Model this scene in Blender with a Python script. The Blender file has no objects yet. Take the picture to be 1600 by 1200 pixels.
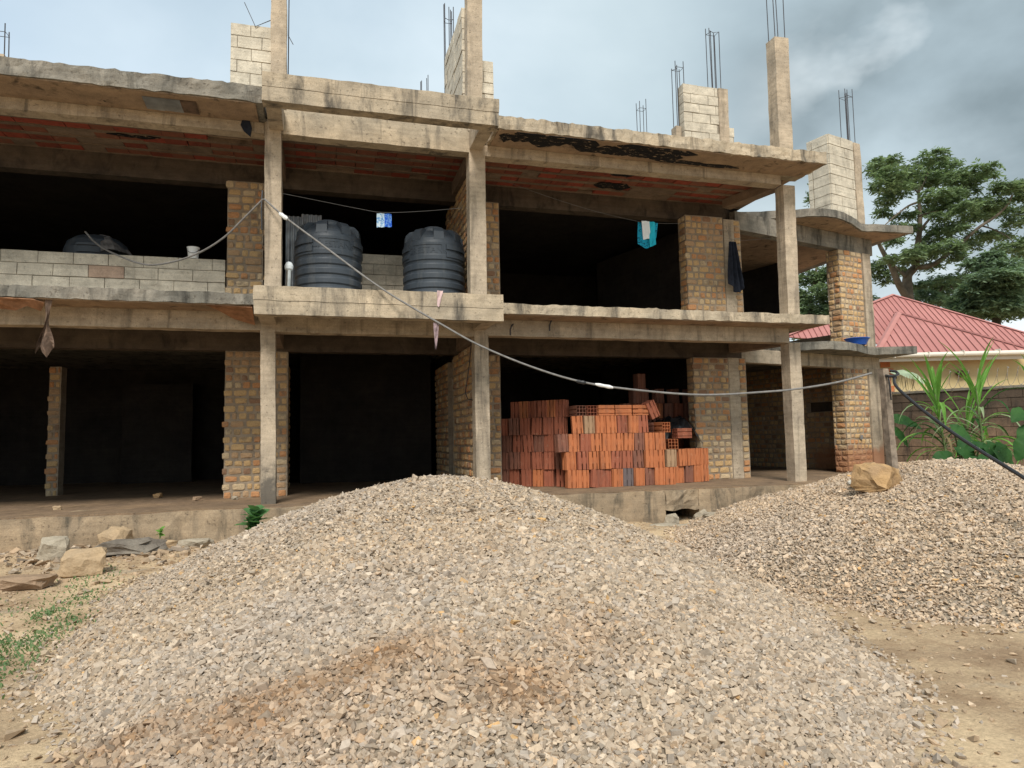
import bpy, bmesh, math, random
import numpy as np
from mathutils import Vector, Matrix, noise as mn

scn = bpy.context.scene
COL = scn.collection
R = math.radians
random.seed(7)
RNG = np.random.default_rng(11)

# ------------------------------------------------------------------ camera
cam_d = bpy.data.cameras.new('camera')
cam_d.sensor_width = 36.0
cam_d.lens = 36.0 * 1060.0 / 1600.0
cam_d.clip_start = 0.05
cam_d.clip_end = 3000.0
cam = bpy.data.objects.new('camera', cam_d)
COL.objects.link(cam)
rt = Vector((0.96240313, -0.27092559, -0.01948189))
up = -Vector((0.003331, 0.08348983, -0.99650306))
fw = Vector((0.27160472, 0.95897277, 0.08125333))
M = Matrix((rt, up, -fw)).transposed().to_4x4()
M.translation = Vector((0.647, -11.002, 0.923))
cam.matrix_world = M
scn.camera = cam

# ------------------------------------------------------------------ light
SUN_EL, SUN_AZ = 48.0, -163.0          # azimuth measured from +Y towards +X
w = bpy.data.worlds.new('World')
scn.world = w
w.use_nodes = True
nt = w.node_tree
for n in list(nt.nodes):
    nt.nodes.remove(n)
out = nt.nodes.new('ShaderNodeOutputWorld')
bg = nt.nodes.new('ShaderNodeBackground')
bg.inputs['Strength'].default_value = 0.12
nt.links.new(bg.outputs[0], out.inputs[0])
sky = nt.nodes.new('ShaderNodeTexSky')
sky.sky_type = 'NISHITA'
sky.sun_disc = False
sky.sun_elevation = R(SUN_EL)
sky.sun_rotation = R(SUN_AZ)
sky.air_density = 1.0
sky.dust_density = 2.0
tc = nt.nodes.new('ShaderNodeTexCoord')
mp = nt.nodes.new('ShaderNodeMapping')
mp.inputs['Scale'].default_value = (1.0, 1.0, 1.7)
mp.inputs['Location'].default_value = (3.1, 1.7, 0.4)
nt.links.new(tc.outputs['Generated'], mp.inputs['Vector'])


def wnoise(scale, detail, rough, dist=0.0):
    n = nt.nodes.new('ShaderNodeTexNoise')
    n.inputs['Scale'].default_value = scale
    n.inputs['Detail'].default_value = detail
    n.inputs['Roughness'].default_value = rough
    n.inputs['Distortion'].default_value = dist
    nt.links.new(mp.outputs[0], n.inputs['Vector'])
    return n.outputs['Fac']


def wramp(src, stops):
    r = nt.nodes.new('ShaderNodeValToRGB')
    el = r.color_ramp.elements
    while len(el) < len(stops):
        el.new(0.5)
    for e, (p, c) in zip(el, stops):
        e.position = p
        e.color = (*c, 1)
    nt.links.new(src, r.inputs[0])
    return r.outputs[0]


def wmix(fac, a, b, blend='MIX'):
    m = nt.nodes.new('ShaderNodeMix')
    m.data_type = 'RGBA'
    m.blend_type = blend
    for s, v in ((m.inputs['Factor'], fac), (m.inputs['A'], a), (m.inputs['B'], b)):
        if hasattr(v, 'is_output'):
            nt.links.new(v, s)
        elif isinstance(v, (int, float)):
            s.default_value = v
        else:
            s.default_value = (*v, 1)
    return m.outputs['Result']


def wdot(direction, lo, hi):
    d = nt.nodes.new('ShaderNodeVectorMath')
    d.operation = 'DOT_PRODUCT'
    nt.links.new(tc.outputs['Generated'], d.inputs[0])
    d.inputs[1].default_value = Vector(direction).normalized()
    m = nt.nodes.new('ShaderNodeMapRange')
    m.interpolation_type = 'SMOOTHSTEP'
    m.inputs['From Min'].default_value = lo
    m.inputs['From Max'].default_value = hi
    nt.links.new(d.outputs['Value'], m.inputs['Value'])
    return m.outputs[0]


def wmath(op, a, b):
    m = nt.nodes.new('ShaderNodeMath')
    m.operation = op
    m.use_clamp = True
    for s, v in zip(m.inputs, (a, b)):
        if hasattr(v, 'is_output'):
            nt.links.new(v, s)
        else:
            s.default_value = v
    return m.outputs[0]


K = 1.0 / 0.12
base_cloud = wramp(wnoise(1.6, 6, 0.5, 0.3), [(0.28, (.18 * K, .228 * K, .258 * K)), (0.50, (.255 * K, .305 * K, .33 * K)), (0.74, (.36 * K, .405 * K, .425 * K))])
dark_n = wramp(wnoise(3.0, 6, 0.5, 0.1), [(0.30, (0, 0, 0)), (0.56, (1, 1, 1))])
dark_m = wmath('MULTIPLY', dark_n, wdot((0.73, 0.55, 0.42), 0.925, 0.995))
brk_n = wramp(wnoise(4.6, 5, 0.5, 0.0), [(0.50, (0, 0, 0)), (0.75, (1, 1, 1))])
brk_m = wmath('MULTIPLY', brk_n, wdot((0.83, 0.56, 0.36), 0.93, 0.985))
sepz = nt.nodes.new('ShaderNodeSeparateXYZ')
nt.links.new(tc.outputs['Generated'], sepz.inputs[0])
hz_ = nt.nodes.new('ShaderNodeMapRange')
for k_, v_ in (('From Min', 0.42), ('From Max', 0.02), ('To Min', 0.0), ('To Max', 0.8)):
    hz_.inputs[k_].default_value = v_
nt.links.new(sepz.outputs[2], hz_.inputs['Value'])
base_cloud = wmix(hz_.outputs[0], base_cloud, (.375 * K, .42 * K, .44 * K))
clouds = wmix(dark_m, base_cloud, (.112 * K, .142 * K, .158 * K))
clouds = wmix(brk_m, clouds, (.41 * K, .445 * K, .46 * K))
clear_n = wmath('MULTIPLY', wramp(wnoise(0.9, 4, 0.5), [(0.40, (.10, .10, .10)), (0.65, (.35, .35, .35))]), wdot((-0.5, 0.8, 0.35), 0.55, 1.0))
nt.links.new(wmix(clear_n, clouds, sky.outputs[0]), bg.inputs['Color'])

sun_d = bpy.data.lights.new('sun', 'SUN')
sun_d.energy = 1.5
sun_d.angle = R(18)
sun_d.color = (1.0, 0.95, 0.87)
sun = bpy.data.objects.new('sun', sun_d)
COL.objects.link(sun)
sd = Vector((math.sin(R(SUN_AZ)) * math.cos(R(SUN_EL)), math.cos(R(SUN_AZ)) * math.cos(R(SUN_EL)), math.sin(R(SUN_EL))))
sun.rotation_euler = sd.to_track_quat('Z', 'Y').to_euler()
scn.view_settings.view_transform = 'Standard'
scn.view_settings.look = 'None'
scn.view_settings.gamma = 1.0
scn.view_settings.use_curve_mapping = False
scn.view_settings.exposure = 1.34


# ------------------------------------------------------------------ materials
class Mat:
    """Small wrapper: chain shader nodes on world position."""

    def __init__(self, name, rough=0.9, spec=0.25):
        self.m = bpy.data.materials.new(name)
        self.m.use_nodes = True
        self.nt = self.m.node_tree
        self.b = self.nt.nodes['Principled BSDF']
        self.b.inputs['Roughness'].default_value = rough
        self.b.inputs['Specular IOR Level'].default_value = spec
        self.geo = self.nt.nodes.new('ShaderNodeNewGeometry')
        self.pos = self.geo.outputs['Position']

    def put(self, s, v):
        if hasattr(v, 'is_output'):
            self.nt.links.new(v, s)
        elif isinstance(v, (int, float)):
            s.default_value = v
        elif len(v) == 3 and s.type == 'RGBA':
            s.default_value = (*v, 1)
        else:
            s.default_value = v

    def map(self, scale, loc=(0, 0, 0), vec=None, rot=(0, 0, 0)):
        n = self.nt.nodes.new('ShaderNodeMapping')
        n.inputs['Scale'].default_value = scale
        n.inputs['Location'].default_value = loc
        n.inputs['Rotation'].default_value = rot
        self.put(n.inputs['Vector'], vec or self.pos)
        return n.outputs[0]

    def noise(self, scale, detail=5, rough=0.55, vec=None, dist=0.0):
        n = self.nt.nodes.new('ShaderNodeTexNoise')
        n.inputs['Scale'].default_value = scale
        n.inputs['Detail'].default_value = detail
        n.inputs['Roughness'].default_value = rough
        n.inputs['Distortion'].default_value = dist
        self.put(n.inputs['Vector'], vec or self.pos)
        return n.outputs['Fac']

    def voro(self, scale, vec=None, out='Distance'):
        n = self.nt.nodes.new('ShaderNodeTexVoronoi')
        n.inputs['Scale'].default_value = scale
        self.put(n.inputs['Vector'], vec or self.pos)
        return n.outputs[out]

    def ramp(self, src, stops):
        r = self.nt.nodes.new('ShaderNodeValToRGB')
        el = r.color_ramp.elements
        while len(el) < len(stops):
            el.new(0.5)
        for e, (p, c) in zip(el, stops):
            e.position = p
            e.color = (*c, 1) if not isinstance(c, (int, float)) else (c, c, c, 1)
        self.put(r.inputs[0], src)
        return r.outputs[0]

    def mix(self, fac, a, b, blend='MIX'):
        m = self.nt.nodes.new('ShaderNodeMix')
        m.data_type = 'RGBA'
        m.blend_type = blend
        self.put(m.inputs['Factor'], fac)
        self.put(m.inputs['A'], a)
        self.put(m.inputs['B'], b)
        return m.outputs['Result']

    def math(self, op, a, b=0.5):
        m = self.nt.nodes.new('ShaderNodeMath')
        m.operation = op
        self.put(m.inputs[0], a)
        self.put(m.inputs[1], b)
        return m.outputs[0]

    def xyz(self):
        n = self.nt.nodes.new('ShaderNodeSeparateXYZ')
        self.put(n.inputs[0], self.pos)
        return n.outputs

    def attr(self, name):
        n = self.nt.nodes.new('ShaderNodeAttribute')
        n.attribute_name = name
        return n.outputs['Color']

    def rand(self):
        n = self.nt.nodes.new('ShaderNodeObjectInfo')
        return n.outputs['Random']

    def color(self, c):
        self.put(self.b.inputs['Base Color'], c)
        return self

    def bump(self, h, strength=0.4, dist=0.02):
        n = self.nt.nodes.new('ShaderNodeBump')
        n.inputs['Strength'].default_value = strength
        n.inputs['Distance'].default_value = dist
        self.put(n.inputs['Height'], h)
        prev = self.b.inputs['Normal']
        if prev.is_linked:
            self.nt.links.new(prev.links[0].from_socket, n.inputs['Normal'])
        self.nt.links.new(n.outputs[0], self.b.inputs['Normal'])
        return self


def mud(k, base):
    # red earth splashed over the foot of the corner pier of the wing
    x, y, z = k.xyz()
    edge = k.math('ADD', z, k.math('MULTIPLY', k.noise(2.6, 5, .6), -.55))
    low = k.ramp(k.math('ADD', edge, .5), [(.62, 1), (.86, 0)])
    there = k.ramp(k.math('MULTIPLY', x, .05), [(.605, 0), (.612, 1)])
    here = k.ramp(k.math('MULTIPLY', y, .05), [(.22, 1), (.23, 0)])
    f = k.math('MULTIPLY', k.math('MULTIPLY', k.math('MULTIPLY', low, there), here), .85)
    low2 = k.ramp(k.math('ADD', k.math('ADD', z, k.math('MULTIPLY', k.noise(6, 7, .7), -1.5)), .5), [(.05, 1), (.42, 0)])
    there2 = k.ramp(k.math('ADD', k.math('MULTIPLY', k.math('ABSOLUTE', x), .1), k.math('MULTIPLY', k.math('ABSOLUTE', y), .1)), [(.06, 1), (.065, 0)])
    base = k.mix(k.math('MULTIPLY', k.math('MULTIPLY', low2, there2), .8), base, (.075, .07, .062))
    return k.mix(f, base, k.mix(k.noise(6, 5, .6), (.40, .185, .095), (.30, .145, .08)))


def concrete(name, c1, c2, stain=(.05, .045, .038), amount=0.55, lo=0.52, streak=0.35, pits=0.5, scale=1.0):
    k = Mat(name, 0.92, 0.2)
    base = k.mix(k.ramp(k.noise(1.3 * scale, 7, 0.6), [(0.36, 0), (0.64, 1)]), c1, c2)
    grain = k.ramp(k.noise(70, 3, 0.7), [(0.3, .72), (0.7, 1.18)])
    base = k.mix(0.7, base, grain, 'MULTIPLY')
    blotch = k.ramp(k.noise(5, 6, 0.68), [(0.33, .58), (0.66, 1.16)])
    base = k.mix(0.6, base, blotch, 'MULTIPLY')
    st = k.ramp(k.noise(1.0, 8, 0.65, k.map((3.6, 3.6, streak)), 0.5), [(lo, 0), (lo + .16, 1)])
    base = k.mix(k.math('MULTIPLY', st, amount), base, stain)
    pit = k.ramp(k.noise(19, 4, 0.65), [(0.61, 0), (0.68, 1)])
    base = k.mix(k.math('MULTIPLY', pit, pits * .8), base, (.09, .075, .06))
    form = k.ramp(k.noise(1.0, 3, .6, k.map((.9, .9, 19))), [(.35, .80), (.65, 1.10)])
    base = k.mix(.55, base, form, 'MULTIPLY')
    k.bump(form, .25, .012)
    k.color(mud(k, base) if name in ('tan_concrete', 'brown_mortar') else base)
    k.bump(k.noise(9, 6, 0.65), 0.35, 0.03)
    k.bump(k.noise(55, 4, 0.7), 0.35, 0.008)
    k.bump(k.math('MULTIPLY', pit, -1.0), pits, 0.02)
    return k.m


M_CONC = concrete('tan_concrete', (.55, .445, .325), (.42, .345, .26), amount=.7, lo=.53)
M_BAND = concrete('stained_concrete', (.55, .445, .315), (.40, .335, .25), stain=(.06, .056, .05), amount=.85, lo=.50, streak=.75)
M_EDGE = concrete('weathered_grey_concrete', (.31, .275, .225), (.18, .17, .145), stain=(.035, .034, .03), amount=.8, lo=.5, streak=.7)
M_SOFFIT = concrete('brown_form_concrete', (.40, .285, .19), (.31, .22, .15), stain=(.012, .011, .012), amount=.97, lo=.56, streak=2.6, pits=.2)
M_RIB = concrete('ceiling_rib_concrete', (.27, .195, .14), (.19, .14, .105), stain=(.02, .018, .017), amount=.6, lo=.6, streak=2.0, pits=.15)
M_DIM = concrete('shade_toned_beam_concrete', (.13, .10, .075), (.085, .065, .05), stain=(.025, .022, .02), amount=.7, lo=.52, streak=2.0, pits=.15)  # darker copy of the beam concrete, shade on the rear beams painted in
M_BLOCKC = concrete('concrete_block', (.68, .61, .49), (.57, .51, .41), stain=(.16, .13, .10), amount=.45, lo=.6, streak=1.0, pits=.35)
M_BLOCKP = concrete('pinkish_concrete_block', (.52, .37, .27), (.46, .33, .25), amount=.2, lo=.62, pits=.3)
M_BLOCKM = concrete('block_joint_mortar', (.40, .35, .28), (.33, .29, .23), amount=.3, pits=.3)
M_MORTAR = concrete('brown_mortar', (.42, .335, .245), (.34, .265, .19), amount=.35, lo=.58, pits=.5)
M_ROOMSHADE = concrete('room_shade_concrete', (.055, .045, .038), (.035, .03, .027), amount=.5, pits=.2)  # darkness of the deep rooms put into a near-black colour
M_PLINTH = concrete('muddy_plinth', (.44, .325, .21), (.31, .24, .165), stain=(.075, .068, .055), amount=.8, lo=.5, streak=.8)
M_FLOOR = concrete('earthy_floor', (.30, .205, .125), (.215, .15, .10), stain=(.07, .05, .035), amount=.6, lo=.55, streak=2.3)


def brick_mat(name, c, c2):
    k = Mat(name, 0.9, 0.15)
    base = k.mix(k.noise(7, 4, 0.6), c, c2)
    base = k.mix(0.75, base, k.ramp(k.noise(60, 3, 0.7), [(0.3, .65), (0.7, 1.2)]), 'MULTIPLY')
    smear = k.ramp(k.noise(4.2, 6, 0.65), [(0.55, 0), (0.68, 1)])
    base = k.mix(k.math('MULTIPLY', smear, .75), base, (.21, .165, .12))
    k.color(mud(k, base))
    k.bump(k.noise(26, 5, 0.7), 0.6, 0.012)
    return k.m


BRICKS = [brick_mat('yellow_brick', (.62, .42, .215), (.53, .345, .17)),
          brick_mat('orange_brick', (.58, .29, .135), (.50, .26, .125)),
          brick_mat('tan_brick', (.52, .345, .20), (.44, .285, .165)),
          brick_mat('pale_brick', (.62, .48, .31), (.54, .40, .24)),
          brick_mat('brown_brick', (.34, .195, .12), (.28, .175, .11))]


def plain(name, c, rough=.8, spec=.3, var=.25, nscale=9, bumpd=0.0, metal=0.0):
    k = Mat(name, rough, spec)
    lo = tuple(v * (1 - var) for v in c)
    hi = tuple(min(1, v * (1 + var)) for v in c)
    k.color(k.mix(k.ramp(k.noise(nscale, 5, .6), [(.3, 0), (.7, 1)]), lo, hi))
    k.b.inputs['Metallic'].default_value = metal
    if bumpd:
        k.bump(k.noise(nscale * 4, 4, .6), .5, bumpd)
    return k.m


def clay_mat(name, c, dark=(.10, .05, .04), amt=.5):
    k = Mat(name, .8, .25)
    base = k.mix(k.noise(6, 5, .6), c, tuple(v * .72 for v in c))
    fire = k.ramp(k.noise(1, 5, .6, k.map((9, 9, 2.2))), [(.5, 0), (.72, 1)])
    base = k.mix(k.math('MULTIPLY', fire, amt), base, dark)
    dust = k.ramp(k.noise(14, 4, .6), [(.6, 0), (.75, 1)])
    base = k.mix(k.math('MULTIPLY', dust, .3), base, (.45, .32, .22))
    k.color(base)
    k.bump(k.noise(40, 4, .6), .25, .006)
    return k.m


CLAY = {'orange': clay_mat('orange_clay', (.55, .19, .078)),
        'red': clay_mat('red_clay', (.38, .125, .07)),
        'brown': clay_mat('brown_clay', (.27, .115, .075), (.08, .05, .045), .6),
        'grey': clay_mat('grey_clay', (.16, .13, .13), (.05, .045, .05), .6),
        'tan': clay_mat('tan_clay', (.42, .27, .16), (.2, .1, .06), .4)}
M_CEIL = [clay_mat('ceiling_clay_red', (.36, .08, .05), (.10, .035, .025), .5), clay_mat('ceiling_clay_dull', (.28, .105, .065), (.16, .09, .065), .7), clay_mat('ceiling_clay_dusky', (.26, .07, .045), (.06, .03, .025), .7)]

M_STEEL = plain('dark_rebar_steel', (.045, .04, .045), .65, .4, .3)
M_TANK = Mat('grey_black_plastic', .48, .45)
_t = M_TANK
_c = _t.mix(_t.ramp(_t.noise(2.4, 6, .6), [(.35, 0), (.7, 1)]), (.029, .038, .049), (.051, .062, .076))
_c = _t.mix(_t.math('MULTIPLY', _t.ramp(_t.noise(1, 6, .65, _t.map((7, 7, .9))), [(.52, 0), (.7, 1)]), .35), _c, (.13, .13, .125))
_t.color(_c)
_t.bump(_t.noise(35, 3, .5), .1, .004)
M_TANK = _t.m
M_GALV = plain('galvanised_sheet', (.34, .35, .36), .45, .5, .3, 5, 0, .7)
M_RUSTY = plain('rusty_sheet', (.13, .085, .06), .8, .3, .55, 9, .004)
M_WHITEP = plain('white_plastic', (.86, .86, .84), .45, .4, .06)
M_BLUEP = plain('blue_plastic', (.02, .10, .46), .4, .4, .1)
M_ROPE = plain('grey_cable', (.19, .18, .17), .6, .4, .25, 14)
M_BLACK = plain('black_cable', (.022, .022, .024), .5, .4, .2)
M_WIRE = plain('thin_wire', (.16, .15, .14), .6, .4, .1)
M_TAPE = plain('white_tape', (.72, .72, .70), .6, .3, .1)
M_WOOD = plain('grey_weathered_wood', (.27, .215, .165), .9, .2, .45, 11, .01)
M_PLY = plain('torn_form_board', (.30, .155, .085), .85, .2, .4, 8, .006)
M_DARKCLOTH = plain('navy_black_cloth', (.018, .022, .034), .85, .2, .4, 12)
M_PINK = plain('pale_pink_cloth', (.60, .44, .43), .9, .1, .2, 14)
M_MAUVE = plain('mauve_rag', (.30, .22, .23), .9, .1, .4, 20)
M_TARP = plain('dusty_tarp', (.16, .15, .145), .75, .3, .5, 10, .01)
M_BIN = plain('black_polythene', (.012, .012, .014), .3, .5, .3)


def pattern_cloth(name, c1, c2, scale, lo=.48):
    k = Mat(name, .9, .1)
    k.color(k.mix(k.ramp(k.noise(scale, 3, .5, dist=1.4), [(lo, 0), (lo + .05, 1)]), c1, c2))
    return k.m


M_BATIK = pattern_cloth('teal_patterned_cloth', (.02, .34, .52), (.01, .06, .12), 22, .55)
M_TEAL = plain('turquoise_cloth', (.03, .50, .66), .85, .1, .15)
M_WHITEC = plain('white_cloth', (.80, .84, .86), .9, .1, .05)
M_BLUET = pattern_cloth('blue_patterned_towel', (.03, .12, .60), (.16, .34, .74), 13)
M_PALET = pattern_cloth('pale_blue_patterned_towel', (.62, .76, .86), (.16, .36, .66), 13, .54)


def rock_mat(name, c, c2, b=.05):
    k = Mat(name, .93, .15)
    base = k.mix(k.ramp(k.noise(5, 7, .6), [(.35, 0), (.65, 1)]), c, c2)
    base = k.mix(.6, base, k.ramp(k.noise(40, 4, .7), [(.3, .7), (.7, 1.2)]), 'MULTIPLY')
    k.color(base)
    k.bump(k.noise(10, 7, .65), .6, b)
    return k.m


M_ROCKY = rock_mat('yellow_rock', (.48, .30, .14), (.36, .235, .13))
M_ROCKT = rock_mat('tan_rock', (.46, .33, .20), (.38, .28, .18))
M_ROCKG = rock_mat('grey_rock', (.44, .38, .29), (.35, .30, .23))
M_ROCKD = rock_mat('dark_rubble', (.27, .235, .19), (.17, .145, .12), .08)
M_ROCKB = rock_mat('brown_rock', (.36, .25, .165), (.28, .195, .13))
M_ROCKW = rock_mat('white_rock', (.70, .68, .62), (.58, .55, .48), .02)

# ground
k = Mat('earth', .95, .12)
c = k.mix(k.ramp(k.noise(.75, 8, .62, dist=.4), [(.36, 0), (.62, 1)]), (.33, .23, .145), (.62, .465, .29))
c = k.mix(k.math('MULTIPLY', k.ramp(k.noise(2.6, 7, .65), [(.5, 0), (.66, 1)]), .6), c, (.25, .16, .095))
c = k.mix(k.math('MULTIPLY', k.ramp(k.noise(1.9, 6, .6, k.map((1, 1, 1), (5, 9, 2))), [(.58, 0), (.68, 1)]), .6), c, (.36, .31, .245))
c = k.mix(.8, c, k.ramp(k.noise(38, 5, .75), [(.28, .62), (.72, 1.25)]), 'MULTIPLY')
k.color(c)
k.bump(k.noise(6, 8, .68), .6, .05)
k.bump(k.noise(45, 5, .75), .7, .014)
M_EARTH = k.m

k = Mat('crushed_stone', .93, .18)
c = k.mix(.55, k.attr('Col'), k.ramp(k.noise(55, 3, .7), [(.3, .7), (.7, 1.2)]), 'MULTIPLY')
k.color(c)
M_STONE = k.m
k = Mat('gravel_bed', .97, .1)
k.color(k.mix(.7, k.attr('Col'), k.ramp(k.noise(24, 5, .7), [(.3, .7), (.7, 1.25)]), 'MULTIPLY'))
k.bump(k.noise(60, 5, .8), .9, .02)
M_BED = k.m

# greens
def leaf_mat(name, c, c2, rough=.5, trans=.15, attr=False):
    k = Mat(name, rough + .15, .18)
    base = k.mix(k.ramp(k.noise(3.5, 5, .6), [(.35, 0), (.65, 1)]), c, c2)
    if attr:
        base = k.mix(1.0, base, k.attr('Col'), 'MULTIPLY')
    k.color(base)
    tl = k.nt.nodes.new('ShaderNodeBsdfTranslucent')
    k.put(tl.inputs['Color'], k.mix(1.0, base, (1.25, 1.3, .9), 'MULTIPLY'))
    ms = k.nt.nodes.new('ShaderNodeMixShader')
    ms.inputs[0].default_value = .38
    k.nt.links.new(k.b.outputs[0], ms.inputs[1])
    k.nt.links.new(tl.outputs[0], ms.inputs[2])
    outn = [n for n in k.nt.nodes if n.type == 'OUTPUT_MATERIAL'][0]
    k.nt.links.new(ms.outputs[0], outn.inputs['Surface'])
    return k.m


M_LEAF = leaf_mat('tree_leaf', (.125, .175, .105), (.165, .22, .13), .55, attr=True)
M_LEAFD = leaf_mat('dark_tree_leaf', (.105, .155, .105), (.135, .19, .125), .55, attr=True)
M_STRAP = leaf_mat('strap_leaf', (.13, .30, .055), (.20, .40, .09), .45)
M_STRAPP = leaf_mat('pale_strap_leaf', (.26, .36, .20), (.34, .42, .26), .5)
M_DRYLEAF = leaf_mat('dry_leaf', (.36, .30, .17), (.26, .20, .11), .7)
M_TARO = leaf_mat('broad_leaf', (.026, .088, .024), (.05, .135, .034), .42)
M_WEED = leaf_mat('weed_leaf', (.075, .185, .07), (.13, .26, .10), .5)
M_GRASS = leaf_mat('grass_blade', (.12, .20, .085), (.19, .27, .12), .6)
M_BARK = rock_mat('bark', (.20, .165, .125), (.13, .105, .08), .04)
M_STEM = plain('plant_stem', (.13, .17, .07), .7, .2, .35, 9)

# house
k = Mat('red_roof_sheet', .5, .35)
c = k.mix(k.ramp(k.noise(.8, 6, .6), [(.35, 0), (.65, 1)]), (.38, .155, .138), (.45, .19, .168))
c = k.mix(k.math('MULTIPLY', k.ramp(k.noise(3, 6, .65), [(.55, 0), (.7, 1)]), .3), c, (.30, .13, .11))
k.color(c)
M_ROOF = k.m
M_ROOFCAP = plain('pink_ridge_cap', (.43, .185, .16), .55, .35, .1, 2)
M_ROOFRIB = plain('roof_rib', (.29, .108, .094), .5, .35, .15, 2)
M_GUTTER = plain('cream_gutter', (.72, .66, .56), .5, .35, .06, 2)
M_YELLOW = plain('yellow_house_paint', (.60, .48, .26), .85, .2, .1, 1.2)
M_QUOIN = plain('orange_quoin', (.55, .20, .085), .85, .2, .2, 4)
M_LAMP = plain('brown_lamp', (.10, .055, .04), .5, .4, .2)
M_WALLBLK = concrete('boundary_block', (.26, .175, .115), (.19, .13, .088), stain=(.022, .021, .02), amount=.8, lo=.5, streak=.8)
k = M_WALLBLK.node_tree
_b = k.nodes['Principled BSDF']
_h = Mat.__new__(Mat)
_h.nt, _h.b = k, _b
_h.geo = k.nodes.new('ShaderNodeNewGeometry')
_h.pos = _h.geo.outputs['Position']
_al = _h.ramp(_h.math('ADD', _h.math('MULTIPLY', _h.xyz()[2], .4), _h.math('MULTIPLY', _h.noise(1.4, 7, .65), .7)), [(.62, 0), (.92, 1)])
_h.color(_h.mix(_h.math('MULTIPLY', _al, .65), _b.inputs['Base Color'].links[0].from_socket, (.03, .029, .027)))
M_WALLMOR = concrete('boundary_mortar', (.09, .07, .05), (.065, .05, .038), amount=.5)


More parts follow.
